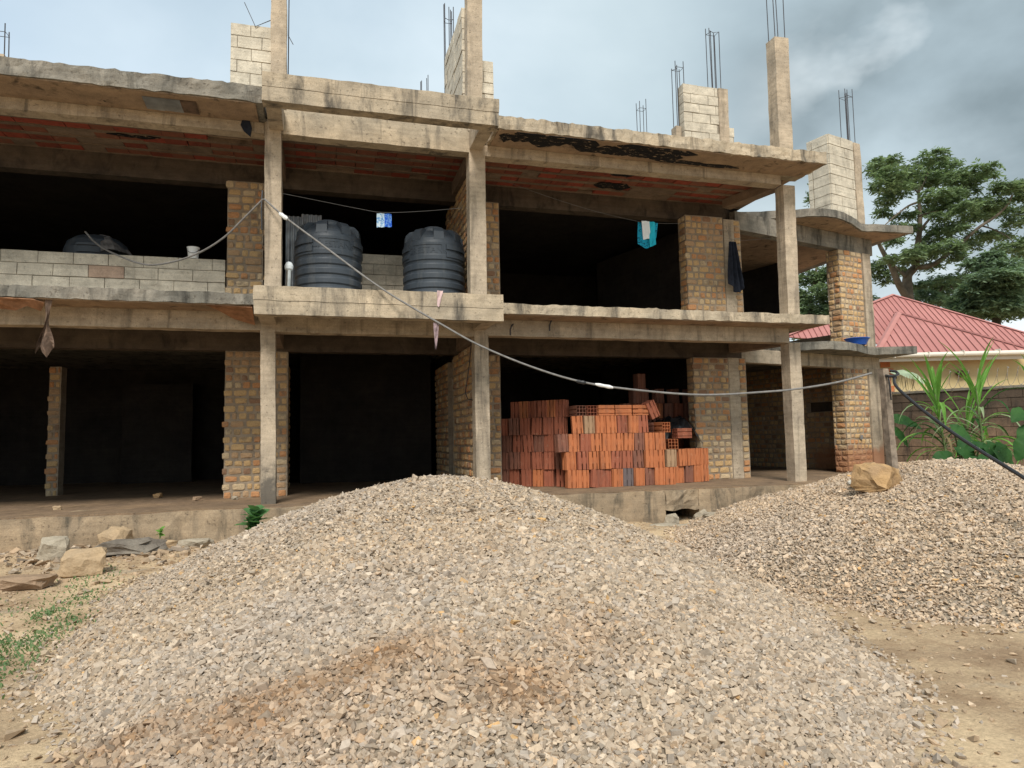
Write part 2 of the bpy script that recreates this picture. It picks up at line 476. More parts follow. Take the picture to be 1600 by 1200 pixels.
# ------------------------------------------------------------------ mesh helpers
class MB:
    def __init__(self):
        self.v, self.f, self.mi = [], [], []

    def add(self, vs, fs, mi=0):
        o = len(self.v)
        self.v.extend(tuple(p) for p in vs)
        self.f.extend(tuple(i + o for i in f) for f in fs)
        self.mi.extend([mi] * len(fs))
        return self

    def box(self, x0, x1, y0, y1, z0, z1, mi=0, T=None):
        vs = [(x, y, z) for z in (z0, z1) for x, y in ((x0, y0), (x1, y0), (x1, y1), (x0, y1))]
        if T:
            vs = [T(p) for p in vs]
        return self.add(vs, [(3, 2, 1, 0), (4, 5, 6, 7), (0, 1, 5, 4), (1, 2, 6, 5), (2, 3, 7, 6), (3, 0, 4, 7)], mi)

    def rbox(self, x0, x1, y0, y1, z0, z1, seg=.22, amp=.010, freq=3.1, mi=0, T=None, top=1.0):
        """a box with its faces divided and knocked a little out of true"""
        nx = max(1, round((x1 - x0) / seg))
        ny = max(1, min(14, round((y1 - y0) / seg)))
        nz = max(1, round((z1 - z0) / seg))
        key, vs, fs = {}, [], []

        def vid(i, j, l):
            q = (i, j, l)
            if q not in key:
                key[q] = len(vs)
                p = Vector((x0 + (x1 - x0) * i / nx, y0 + (y1 - y0) * j / ny, z0 + (z1 - z0) * l / nz))
                d = mn.noise_vector(p * freq) * amp + mn.noise_vector(p * freq * 4.3) * amp * .55
                if l == nz and top != 1.0:
                    d.z *= top
                p += d
                vs.append(T(p) if T else tuple(p))
            return key[q]
        for i in range(nx):
            for l in range(nz):
                fs.append((vid(i, 0, l), vid(i + 1, 0, l), vid(i + 1, 0, l + 1), vid(i, 0, l + 1)))
                fs.append((vid(i + 1, ny, l), vid(i, ny, l), vid(i, ny, l + 1), vid(i + 1, ny, l + 1)))
        for j in range(ny):
            for l in range(nz):
                fs.append((vid(0, j + 1, l), vid(0, j, l), vid(0, j, l + 1), vid(0, j + 1, l + 1)))
                fs.append((vid(nx, j, l), vid(nx, j + 1, l), vid(nx, j + 1, l + 1), vid(nx, j, l + 1)))
        for i in range(nx):
            for j in range(ny):
                fs.append((vid(i, j + 1, 0), vid(i + 1, j + 1, 0), vid(i + 1, j, 0), vid(i, j, 0)))
                fs.append((vid(i, j, nz), vid(i + 1, j, nz), vid(i + 1, j + 1, nz), vid(i, j + 1, nz)))
        return self.add(vs, fs, mi)

    def prism(self, poly, z0, z1, seg=.2, amp=.01, freq=3.1, mi=0, nz=2):
        pts = []
        for (a, b) in zip(poly, poly[1:] + poly[:1]):
            n = max(1, round(math.dist(a, b) / seg))
            for i in range(n):
                pts.append((a[0] + (b[0] - a[0]) * i / n, a[1] + (b[1] - a[1]) * i / n))
        vs, n = [], len(pts)
        for l in range(nz + 1):
            for x, y in pts:
                p = Vector((x, y, z0 + (z1 - z0) * l / nz))
                vs.append(tuple(p + mn.noise_vector(p * freq) * amp + mn.noise_vector(p * freq * 4) * amp * .6))
        fs = [(l * n + i, l * n + (i + 1) % n, (l + 1) * n + (i + 1) % n, (l + 1) * n + i) for l in range(nz) for i in range(n)]
        fs.append(tuple(range(n - 1, -1, -1)))
        fs.append(tuple(range(nz * n, nz * n + n)))
        return self.add(vs, fs, mi)

    def tube(self, pts, r, n=6, mi=0, caps=True):
        pts = [Vector(p) for p in pts]
        rs = r if isinstance(r, (list, tuple)) else [r] * len(pts)
        vs, fs = [], []
        a = None
        for i, p in enumerate(pts):
            d = (pts[min(i + 1, len(pts) - 1)] - pts[max(i - 1, 0)]).normalized()
            if a is None:
                a = d.orthogonal().normalized()
            a = (a - d * a.dot(d))
            a = a.normalized() if a.length > 1e-6 else d.orthogonal().normalized()
            b = d.cross(a)
            for j in range(n):
                t = 2 * math.pi * j / n
                vs.append(p + (a * math.cos(t) + b * math.sin(t)) * rs[i])
        for i in range(len(pts) - 1):
            for j in range(n):
                fs.append((i * n + j, i * n + (j + 1) % n, (i + 1) * n + (j + 1) % n, (i + 1) * n + j))
        if caps:
            fs.append(tuple(range(n - 1, -1, -1)))
            fs.append(tuple(range((len(pts) - 1) * n, len(pts) * n)))
        return self.add(vs, fs, mi)

    def lathe(self, prof, n=48, c=(0, 0, 0), mi=0, caps=True):
        vs, fs = [], []
        for r, z in prof:
            for j in range(n):
                t = 2 * math.pi * j / n
                vs.append((c[0] + r * math.cos(t), c[1] + r * math.sin(t), c[2] + z))
        m = len(prof)
        for i in range(m - 1):
            for j in range(n):
                fs.append((i * n + j, i * n + (j + 1) % n, (i + 1) * n + (j + 1) % n, (i + 1) * n + j))
        if caps:
            fs.append(tuple(range(n - 1, -1, -1)))
            fs.append(tuple(range((m - 1) * n, m * n)))
        return self.add(vs, fs, mi)

    def mesh(self, name, mats, smooth=False):
        me = bpy.data.meshes.new(name)
        me.from_pydata([tuple(p) for p in self.v], [], self.f)
        for m in (mats if isinstance(mats, (list, tuple)) else [mats]):
            me.materials.append(m)
        me.polygons.foreach_set('material_index', self.mi)
        if smooth:
            me.polygons.foreach_set('use_smooth', [True] * len(self.f))
        me.update()
        return me

    def build(self, name, mats, parent=None, smooth=False, loc=None):
        o = bpy.data.objects.new(name, self.mesh(name, mats, smooth))
        if loc:
            o.location = loc
        o.parent = parent
        COL.objects.link(o)
        return o


def tag(o, label=None, cat=None, group=None, kind=None):
    for k_, v_ in (('label', label), ('category', cat), ('group', group), ('kind', kind)):
        if v_:
            o[k_] = v_
    return o


def empty(name, loc, label, cat, group=None):
    o = bpy.data.objects.new(name, None)
    o.location = loc
    o.empty_display_size = .2
    COL.objects.link(o)
    return tag(o, label, cat, group)


def np_mesh(name, V, F, mats, col=None, mi=None):
    """triangle mesh from arrays"""
    me = bpy.data.meshes.new(name)
    n, m = len(V), len(F)
    k_ = F.shape[1]
    me.vertices.add(n)
    me.vertices.foreach_set('co', V.astype(np.float32).ravel())
    me.loops.add(m * k_)
    me.loops.foreach_set('vertex_index', F.astype(np.int32).ravel())
    me.polygons.add(m)
    me.polygons.foreach_set('loop_start', np.arange(0, m * k_, k_, dtype=np.int32))
    me.polygons.foreach_set('loop_total', np.full(m, k_, dtype=np.int32))
    me.polygons.foreach_set('use_smooth', np.zeros(m, dtype=bool))
    for mt in (mats if isinstance(mats, (list, tuple)) else [mats]):
        me.materials.append(mt)
    if mi is not None:
        me.polygons.foreach_set('material_index', mi.astype(np.int32))
    if col is not None:
        a = me.color_attributes.new('Col', 'FLOAT_COLOR', 'POINT')
        c4 = np.ones((n, 4), np.float32)
        c4[:, :3] = col
        a.data.foreach_set('color', c4.ravel())
    me.update(calc_edges=True)
    return me


# ================================================================== GROUND AND GRAVEL
def ell(X, Y, c, a, b, rot=0.0):
    dx, dy = X - c[0], Y - c[1]
    co, s = math.cos(rot), math.sin(rot)
    return np.sqrt(((dx * co + dy * s) / a) ** 2 + ((-dx * s + dy * co) / b) ** 2)


def profile(r, k=.28):
    return np.where(r < 1, 1 - (np.sqrt(r * r + k * k) - k) / (math.sqrt(1 + k * k) - k), 0.0)


def wav(X, Y, s, seed):
    g = np.random.default_rng(seed)
    out = np.zeros_like(X)
    for i in range(7):
        a = g.uniform(0, 2 * math.pi)
        f = s * g.uniform(.6, 1.9)
        out += np.sin((X * math.cos(a) + Y * math.sin(a)) * f + g.uniform(0, 6.28)) / (1 + i * .35)
    return out / 3.0


def ground_h(X, Y):
    near = np.exp(-((X - 3) ** 2 + (Y + 5) ** 2) / 220.0)
    h = -.5 + (wav(X, Y, 1.1, 1) * .022 + wav(X, Y, 4.5, 2) * .008) * near
    left = np.clip((-.2 - X) / 1.5, 0, 1) * np.clip((Y + 4.6) / 3.5, 0, 1)
    h += left * (.07 + .035 * wav(X, Y, 3.0, 5))
    pit = np.exp(-(((X - 6.55) / .45) ** 2 + ((Y + .75) / .3) ** 2))
    return h - .40 * pit


PILES = ({'c': (1.78, -4.25), 'a': 3.0, 'b': 4.55, 'rot': 0.04, 'h': 1.04, 'k': .42},
         {'c': (9.35, -3.35), 'a': 5.45, 'b': 3.75, 'rot': math.pi / 4, 'h': .985, 'k': .36})


def pile_r(X, Y, q):
    th = np.arctan2(Y - q['c'][1], X - q['c'][0])
    edge = 1 + .016 * np.sin(5 * th + 1.3) + .014 * np.sin(9 * th + .4) + .010 * np.sin(17 * th)
    return ell(X, Y, q['c'], q['a'], q['b'], q['rot']) / edge


def pile_h(X, Y, q):
    r = pile_r(X, Y, q)
    lump = wav(X, Y, 2.3, 8) * .022 + wav(X, Y, 6.0, 9) * .010
    fade = np.clip((1.02 - r) / .25, 0, 1)
    extra = 0
    if q is PILES[0]:
        extra = .10 * np.exp(-(((X - 1.0) / 1.1) ** 2 + ((Y + 7.75) / .42) ** 2)) + .05 * np.exp(-(((X - 2.2) / .6) ** 2 + ((Y + 7.1) / .4) ** 2))
    return -.5 + q['h'] * profile(r, q['k']) + (lump + extra) * fade - .03 * (1 - fade)


def heap(X, Y):
    # the two heaps run into each other without a sharp crease
    a, b = pile_h(X, Y, PILES[0]), pile_h(X, Y, PILES[1])
    k_ = np.clip(np.minimum(a, b) + .5, 1e-4, .18) * 1.4
    return np.maximum(a, b) + k_ * .25 * np.clip(1 - np.abs(a - b) / k_, 0, 1) ** 2


def surf_h(X, Y):
    g = ground_h(X, Y)
    for q in PILES:
        r = pile_r(X, Y, q)
        g = np.where(r < 1.0, np.maximum(g, pile_h(X, Y, q)), g)
    return g


fx = np.arange(-7, 15.01, .09)
fy = np.arange(-12.5, 1.01, .09)
gx = np.concatenate([[-900, -300, -120, -60, -30, -15], fx, [18, 24, 40, 70, 140, 300, 900]])
gy = np.concatenate([[-900, -300, -120, -60, -30, -17], fy, [4, 10, 20, 40, 80, 140, 300, 900]])
GX, GY = np.meshgrid(gx, gy)
GZ = ground_h(GX, GY)
nx_, ny_ = len(gx), len(gy)
idx = np.arange(nx_ * ny_).reshape(ny_, nx_)
GF = np.stack([idx[:-1, :-1], idx[:-1, 1:], idx[1:, 1:], idx[1:, :-1]], -1).reshape(-1, 4)
gme = np_mesh('ground', np.stack([GX, GY, GZ], -1).reshape(-1, 3), GF, M_EARTH)
gme.polygons.foreach_set('use_smooth', [True] * len(GF))
ground = bpy.data.objects.new('ground', gme)
COL.objects.link(ground)
tag(ground, kind='structure')


def chip_protos(n, flat=.62, simple=False):
    ps = []
    g = random.Random(3)
    for _ in range(n):
        bm = bmesh.new()
        hx, hy, hz = g.uniform(.8, 1.0), g.uniform(.55, .82), g.uniform(.36, .6) * flat / .62
        sh1, sh2 = g.uniform(-.4, .4), g.uniform(-.3, .3)
        for a in (-1, 1):
            for b in (-1, 1):
                for c_ in (-1, 1):
                    q = g.uniform(.45, 1.0)
                    bm.verts.new((a * hx * g.uniform(.55, 1) + b * sh1 * hy, b * hy * g.uniform(.5, 1) + c_ * sh2 * hz, c_ * hz * q))
        if simple:
            bm.verts.ensure_lookup_table()
            bmesh.ops.delete(bm, geom=[bm.verts[i_] for i_ in g.sample((0, 1, 2, 4, 6), 2)], context='VERTS')
        r_ = bmesh.ops.convex_hull(bm, input=bm.verts)
        bmesh.ops.delete(bm, geom=[e for e in r_['geom_interior'] if isinstance(e, bmesh.types.BMVert)], context='VERTS')
        bmesh.ops.triangulate(bm, faces=bm.faces[:])
        bm.verts.ensure_lookup_table()
        bm.verts.index_update()
        ps.append((np.array([v.co[:] for v in bm.verts]), np.array([[v.index for v in f.verts] for f in bm.faces])))
        bm.free()
    return ps


PROTO = chip_protos(26)
PROTO_FAR = chip_protos(26, simple=True)


def stamp(P, size, col, g, tilt=.5, protos=None):
    """many chips as one set of arrays"""
    Vs, Fs, Cs, off = [], [], [], 0
    protos = protos or PROTO
    pick = g.integers(0, len(protos), len(P))
    for k_ in range(len(protos)):
        s = np.nonzero(pick == k_)[0]
        if not len(s):
            continue
        V, F = protos[k_]
        n = len(s)
        yaw, t1, t2 = g.uniform(0, 6.283, n), g.normal(0, tilt, n), g.normal(0, tilt, n)
        cz, sz, c1, s1, c2, s2 = np.cos(yaw), np.sin(yaw), np.cos(t1), np.sin(t1), np.cos(t2), np.sin(t2)
        o, z = np.ones(n), np.zeros(n)
        Rz = np.stack([np.stack([cz, -sz, z], -1), np.stack([sz, cz, z], -1), np.stack([z, z, o], -1)], 1)
        Rx = np.stack([np.stack([o, z, z], -1), np.stack([z, c1, -s1], -1), np.stack([z, s1, c1], -1)], 1)
        Ry = np.stack([np.stack([c2, z, s2], -1), np.stack([z, o, z], -1), np.stack([-s2, z, c2], -1)], 1)
        Rm = Rx @ Ry @ Rz
        sc = size[s][:, None, None] * g.uniform(.8, 1.2, (n, 1, 3))
        W = np.einsum('nij,nvj->nvi', Rm, V[None] * sc) + P[s][:, None, :]
        Vs.append(W.reshape(-1, 3))
        Fs.append((F[None] + (np.arange(n) * len(V))[:, None, None]).reshape(-1, 3) + off)
        Cs.append(np.repeat(col[s], len(V), 0))
        off += n * len(V)
    return np.concatenate(Vs), np.concatenate(Fs), np.concatenate(Cs)


def soil_at(X, Y, core=False):
    # brown earth tipped into the front of the first heap, in uneven patches
    band = np.exp(-((Y + 7.72 + .12 * (X - .6)) / .42) ** 2) * np.exp(-((X - .45) / 1.75) ** 2)
    spots = np.clip(.42 + .95 * wav(X, Y, 2.9, 71) + .5 * wav(X, Y, 7.0, 72), 0, 1.15)
    cores = sum(np.exp(-(((X - a) / w_) ** 2 + ((Y - b) / h_) ** 2)) for a, b, w_, h_ in ((1.0, -7.5, .30, .2), (.42, -7.5, .34, .14), (1.55, -7.9, .2, .12), (-.25, -7.3, .22, .08), (-.45, -7.6, .2, .1)))
    right = .55 * np.exp(-(((X - 2.1) / .5) ** 2 + ((Y + 7.6) / .3) ** 2))
    if core:
        return np.clip(cores * (.75 + .5 * wav(X, Y, 7.0, 72)), 0, 1)
    return np.clip(band * spots * .7 + cores * .9 + right * spots + .25 * wav(X, Y, 1.7, 21) - .08, 0, 1)


def stone_colours(X, Y, g):
    n = len(X)
    pal = np.array([(.40, .345, .275), (.43, .365, .28), (.35, .315, .265), (.385, .355, .315), (.48, .425, .345), (.42, .32, .215), (.50, .34, .16)])
    pr = np.array([.33, .24, .16, .15, .08, .034, .006])
    c_ = pal[g.choice(len(pal), n, p=pr / pr.sum())] * g.uniform(.66, 1.14, (n, 1))
    br = soil_at(X, Y)[:, None]
    br = np.clip(br, 0, 1) * g.uniform(.45, 1.1, (n, 1))
    c_ = c_ * (1 - br) + (c_ * np.array((.80, .61, .43))) * br
    gr = np.clip(wav(X, Y, 1.2, 33) * .9, 0, 1)[:, None]
    pale = np.clip(np.exp(-(((X - .6) / 1.3) ** 2 + ((Y + 6.7) / .45) ** 2)) * .5 + .2 * wav(X, Y, .9, 41), 0, .6)[:, None]
    c_ = c_ * (1 - pale) + c_.mean(1, keepdims=True) * np.array((1.08, 1.03, .97)) * pale
    c_ = c_ * (1 - gr * .35) + c_.mean(1, keepdims=True) * np.array((1.02, 1.0, .98)) * gr * .35
    return np.clip(c_ * np.array((1.15, 1.035, .935)), 0, 1)


camP = np.array([0.647, -11.002, 0.923])


def gravel(q, name, label, n_dense, seed, behind):
    g = np.random.default_rng(seed)
    c_, rad = q['c'], max(q['a'], q['b']) * 1.06
    N = n_dense
    X = g.uniform(c_[0] - rad, c_[0] + rad, N * 3)
    Y = g.uniform(c_[1] - rad, c_[1] + rad, N * 3)
    r = pile_r(X, Y, q)
    keep = (r < 1.0) | ((r < 1.06) & (g.uniform(0, 1, len(X)) < .16 * (1.06 - r) / .06))
    keep &= (Y > -9.6) & (X < 12.5)
    dist = np.hypot(X - camP[0], Y - camP[1])
    # the far side of a heap is hidden: fewer chips there
    far = ((X - c_[0]) * (c_[0] - camP[0]) + (Y - c_[1]) * (c_[1] - camP[1])) / math.hypot(c_[0] - camP[0], c_[1] - camP[1])
    keep &= g.uniform(0, 1, len(X)) < np.where(far > behind, .12, 1.0)
    keep &= g.uniform(0, 1, len(X)) < np.clip(5.0 / dist, .72, 1.0)
    if q is PILES[0]:
        keep &= g.uniform(0, 1, len(X)) > .6 * np.clip(soil_at(X, Y, True) - .35, 0, .5) / .5
    X, Y, dist, r = X[keep], Y[keep], dist[keep], r[keep]
    Z = np.maximum(np.where(r < 1.01, heap(X, Y), -9), ground_h(X, Y))
    size = np.exp(g.normal(math.log(.0142), .32, len(X)))
    size *= np.clip(dist / 7.0, 1.0, 1.15)
    size = np.clip(size, .009, .038)
    P = np.stack([X, Y, Z + size * g.uniform(.0, .55, len(X))], -1)
    cl = stone_colours(X, Y, g)
    if q is PILES[1]:
        cl = np.clip(cl * np.array((1.16, 1.13, 1.10)), 0, .75)
    nr = np.hypot(X - camP[0], Y - camP[1]) < 5.2
    V, F, C = stamp(P[~nr], size[~nr], cl[~nr], g, protos=PROTO_FAR)
    if nr.any():
        V2, F2, C2 = stamp(P[nr], size[nr], cl[nr], g)
        V, F, C = np.concatenate([V, V2]), np.concatenate([F, F2 + len(V)]), np.concatenate([C, C2])
    print('chips', len(P), 'tris', len(F))
    # the bed under the chips
    gx_ = np.arange(c_[0] - rad, c_[0] + rad, .07)
    gy_ = np.arange(c_[1] - rad, c_[1] + rad, .07)
    BX, BY = np.meshgrid(gx_, gy_)
    BZ = heap(BX, BY) - (.004 if q is PILES[0] else .008)
    so = soil_at(BX, BY, True) if q is PILES[0] else BX * 0
    BZ = BZ + np.clip(so - .4, 0, .5) * .03
    BR = pile_r(BX, BY, q)
    ii = np.arange(BX.size).reshape(BX.shape)
    Q = np.stack([ii[:-1, :-1], ii[:-1, 1:], ii[1:, 1:], ii[1:, :-1]], -1).reshape(-1, 4)
    ok = (BR.ravel()[Q].max(1) < 1.0) & (BX.ravel()[Q].max(1) < 12.6)
    Q = Q[ok]
    T3 = np.concatenate([Q[:, [0, 1, 2]], Q[:, [0, 2, 3]]])
    BV = np.stack([BX, BY, BZ], -1).reshape(-1, 3)
    VV = np.concatenate([V, BV])
    FF = np.concatenate([F, T3 + len(V)])
    CC = np.concatenate([C, np.array([[.36, .295, .22]]) * (1 - so.reshape(-1, 1)) + np.array([[.27, .165, .095]]) * so.reshape(-1, 1)])
    mi = np.concatenate([np.zeros(len(F)), np.ones(len(T3))])
    o = bpy.data.objects.new(name, np_mesh(name, VV, FF, [M_STONE, M_BED], CC, mi))
    COL.objects.link(o)
    return tag(o, label, kind='stuff')


gravel(PILES[0], 'gravel_pile', 'large heap of crushed grey and tan stone before the building', 215000, 5, 1.1)
gravel(PILES[1], 'gravel_pile', 'second heap of crushed stone with the yellow boulder on it', 135000, 6, .9)

# loose pebbles and clods on the bare earth
g = np.random.default_rng(77)
X = np.concatenate([g.uniform(-4.4, -.3, 1500), g.uniform(-4.5, .2, 9000), g.uniform(2.6, 7.5, 3200), g.uniform(5.2, 7.4, 260)])
Y = np.concatenate([-.56 - np.abs(g.normal(0, .75, 1500)), g.uniform(-8, -.55, 9000), g.uniform(-9.3, -4.3, 3200), g.uniform(-1.6, -.5, 260)])
BIG = (np.arange(len(X)) < 1500) * 1.0
ok = (pile_r(X, Y, PILES[0]) > 1.02) & (pile_r(X, Y, PILES[1]) > 1.02)
X, Y, BIG = X[ok], Y[ok], BIG[ok]
size = np.clip(np.exp(g.normal(math.log(.010), .62, len(X))), .004, .06) * (1 + 1.1 * BIG)
P = np.stack([X, Y, ground_h(X, Y) + size * .2], -1)
colr = np.where(g.uniform(0, 1, (len(X), 1)) < .6, np.array([[.42, .305, .20]]), stone_colours(X, Y, g)) * g.uniform(.75, 1.15, (len(X), 1))
V, F, C = stamp(P, size, colr, g, .3, PROTO_FAR)
o = bpy.data.objects.new('loose_pebbles', np_mesh('loose_pebbles', V, F, M_STONE, C))
COL.objects.link(o)
tag(o, 'loose pebbles and earth clods scattered over the bare ground', kind='stuff')

# ================================================================== THE UNFINISHED BUILDING
B = empty('unfinished_building', (0, 0, 0), 'two storey unfinished concrete and brick building with open dark bays', 'building')


def part(name, mb, mats, parent=None, label=None, kind=None):
    o = mb.build(name, mats, parent or B)
    return tag(o, label, kind=kind)


def rpart(name, x0, x1, y0, y1, z0, z1, m, seg=.2, amp=.010, T=None, parent=None, label=None, top=1.0):
    return part(name, MB().rbox(x0, x1, y0, y1, z0, z1, seg, amp, 7.3 if top > 1 else 3.1, T=T, top=top), m, parent, label)


# --- floors and slabs
rpart('ground_floor_slab', -10, 6.28, -.5, 9.2, -1.1, 0.0, M_PLINTH, .22, .026)
rpart('ground_floor_slab', 6.285, 6.93, -.5, 9.2, -.34, 0.0, M_PLINTH, .09, .055, top=.3)
rpart('ground_floor_slab', 6.935, 10.0, -.5, 9.2, -1.1, 0.0, M_PLINTH, .22, .026)
rpart('floor_topping', -10, 9.9, -.44, 9.1, -.05, 0.016, M_FLOOR, .3, .010)
rpart('upper_floor_slab', -10, -.27, -.56, 9.2, 2.96, 3.125, M_EDGE, .08, .014, top=1.5)
rpart('upper_floor_slab', -.262, 3.372, -.775, 9.2, 2.98, 3.10, M_EDGE, .3, .006)
rpart('upper_floor_slab', 3.38, 9.84, -.5, 9.2, 2.962, 3.13, M_BAND, .08, .013, top=1.5)
roofL = rpart('roof_slab', -10, -.20, -.65, .27, 6.0, 6.245, M_EDGE, .07, .020, top=1.6)
roofR = rpart('roof_slab', 3.40, 9.86, -.65, .27, 6.0, 6.22, M_BAND, .07, .020, top=1.6)
roofM = rpart('roof_slab', -.19, 3.39, .02, .27, 6.10, 6.22, M_EDGE, .2, .01)
roofB = rpart('roof_slab', -10, 9.84, .275, 2.1, 6.055, 6.21, M_SOFFIT, .6, .004)
rpart('roof_slab', -10, 9.84, 2.105, 9.2, 6.05, 6.205, M_ROOMSHADE, .6, .004)  # soffit past the rear beam coloured near-black to stand for shade

# formwork skin under the overhangs: brown stained soffit
for x0, x1, z in ((-10, -.3, 5.985), (3.45, 9.8, 5.986)):
    rpart('overhang_soffit', x0, x1, -.62, .0, z, z + .018, M_SOFFIT, .25, .004)
rpart('overhang_soffit', 3.45, 9.78, -.47, .0, 2.948, 2.966, M_SOFFIT, .3, .003)
rpart('overhang_soffit', -10, -.34, -.53, .0, 2.946, 2.964, M_SOFFIT, .3, .003)

# --- ceiling of clay pots between concrete ribs (front strip)
rib = MB()
PITCH, BW = .295, .215
rows = [.30 + PITCH * i for i in range(6)]
for y in rows:
    rib.rbox(-10, 9.6, y, y + PITCH - BW, 5.985, 6.052, .5, .007)
part('ceiling_rib', rib, M_RIB, roofB, kind='stuff')
bl = [MB().rbox(0, .335, 0, BW - .012, 0, .058, .17, .005).mesh('ceiling_block', m) for m in M_CEIL]
cov = MB()
nblk = 0
g = random.Random(5)
for ri, y in enumerate(rows[:-1]):
    x = -6.0
    while x < 9.3:
        n = mn.noise((x * .8, y * 2.5, 3.3)) + .35 * mn.noise((x * 2.6, y * 5, 8))
        if n > .30:
            cov.rbox(x, x + .34, y + PITCH - BW + .003, y + PITCH - .003, 5.992 + g.uniform(0, .012), 6.05, .17, .006)
        elif n < -.42 and g.random() < .75:
            pass                                            # pot broken out: dark hollow
        else:
            o = bpy.data.objects.new('ceiling_block', g.choice(bl))
            o.location = (x + g.uniform(0, .01), y + PITCH - BW + .005, 5.994 + g.uniform(-.004, .012))
            o.parent = roofB
            COL.objects.link(o)
            nblk += 1
        x += .345
part('ceiling_plaster', cov, M_RIB, roofB, kind='stuff')

# --- beams
for x0, x1 in ((-10, -.252), (-.034, 3.122)):
    rpart('beam', x0, x1, .012, .25, 2.675 if x0 < -1 else 2.655, 2.958, M_CONC, .16, .008)
rpart('beam', 3.37, 9.33, .012, .25, 2.675, 2.955, M_CONC, .16, .008)
rpart('beam', -10, -.222, .012, .25, 5.815, 5.99, M_CONC, .16, .009)
rpart('beam', .03, 3.10, .014, .25, 5.84, 6.335, M_BAND, .16, .007)
rpart('beam', 3.36, 9.34, .012, .25, 5.805, 5.992, M_CONC, .16, .009)
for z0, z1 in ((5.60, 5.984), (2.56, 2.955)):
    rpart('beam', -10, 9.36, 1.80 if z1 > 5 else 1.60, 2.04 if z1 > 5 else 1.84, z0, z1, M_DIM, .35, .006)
# cross beams over the columns
for x0, x1 in ((-.2, .02), (3.12, 3.34)):
    rpart('cross_beam', x0, x1, .26, 1.79, 5.72, 5.98, M_RIB, .3, .005)
    rpart('cross_beam', x0, x1, .26, 1.55, 2.6, 2.95, M_RIB, .3, .005)


def along(p, q, x0=0.0):
    """frame with local x from p towards q, local y to the left of it"""
    d = Vector((q[0] - p[0], q[1] - p[1])).normalized()

    def T(v):
        return (p[0] + d.x * v[0] - d.y * v[1], p[1] + d.y * v[0] + d.x * v[1], v[2])
    return T


T_ = along((9.45, .2), (9.08, 1.5))
L_ = math.dist((9.45, .2), (9.08, 1.5))
for z0, z1 in ((5.80, 5.985), (2.66, 2.95)):
    rpart('cross_beam', 0.05, L_, -.12, .12, z0, z1, M_RIB, .25, .006, T=T_)

# --- balconies: deep edge beam with a casting joint halfway, on two brackets
for z0, zm, z1, x0, x1 in ((2.745, 2.94, 3.155, -.262, 3.362), (5.865, 6.08, 6.295, -.178, 3.352)):
    bb = rpart('balcony_edge_beam', x0, x1, -1.0, -.785, z0, zm - .002, M_BAND, .11, .009)
    part('upper_pour', MB().rbox(x0 - .004, x1 + .003, -1.006, -.79, zm + .003, z1, .11, .010, top=1.5), M_BAND, bb)
    for bx in (x0 + .03, x1 - .265):
        rpart('balcony_bracket', bx, bx + .22, -.783, .0, z0 + .02, z0 + .34, M_CONC, .2, .006)

# --- columns
def column(x0, x1, z0, z1, y0=0.0, y1=.25, m=None, lean=0.0, label=None, amp=.008):
    def T(v):
        return (v[0] + lean * (v[2] - z0), v[1], v[2])
    return rpart('column', x0, x1, y0, y1, z0, z1, m or M_CONC, .14, amp, T=T, label=label)


column(-.215, .0, -.25, 2.955, lean=-.011)
column(-.195, .055, 3.127, 6.05, lean=-.008)
column(3.125, 3.365, 0, 2.97)
column(3.07, 3.35, 3.10, 6.08, lean=.004)
column(9.30, 9.56, -.03, 2.67, lean=.004)
column(9.33, 9.60, 3.13, 5.80, lean=.015)
# inner shop-front columns
column(8.965, 9.215, .0, 2.555, 1.50, 1.74)
column(8.985, 9.235, 3.127, 5.57, 1.50, 1.74, lean=.004)
column(3.21, 3.44, 0, 2.55, 2.28, 2.5)

# --- brickwork
BR_MAX = 300
br_n = [0]
BPROTO = []
g = random.Random(9)
for k_ in range(7):
    # one brick, unit size: worn front face, sides run back into the mortar
    pts = []
    for (a, b) in ((-.5, -.34), (-.36, -.5), (.34, -.5), (.5, -.36), (.5, .34), (.34, .5), (-.34, .5), (-.5, .36)):
        pts.append((a + g.uniform(-.035, .035), b + g.uniform(-.06, .06)))
    vs = [(a, 1.0, b) for a, b in pts] + [(a * g.uniform(.93, 1), g.uniform(-.05, .05), b * g.uniform(.9, 1)) for a, b in pts]
    vs += [(a * .72, g.uniform(-.22, -.02), b * .68) for a, b in pts] + [(g.uniform(-.2, .2), g.uniform(-.3, -.08), g.uniform(-.15, .15))]
    fs = []
    for i in range(8):
        j = (i + 1) % 8
        fs += [(i, j, j + 8, i + 8), (i + 8, j + 8, j + 16, i + 16), (i + 16, j + 16, 24)]
    BPROTO.append((vs, fs))
BMESH = [[None] * len(BRICKS) for _ in BPROTO]
for i, (vs, fs) in enumerate(BPROTO):
    for j, m in enumerate(BRICKS):
        mb = MB()
        mb.add(vs, fs)
        BMESH[i][j] = mb.mesh('brick', m)


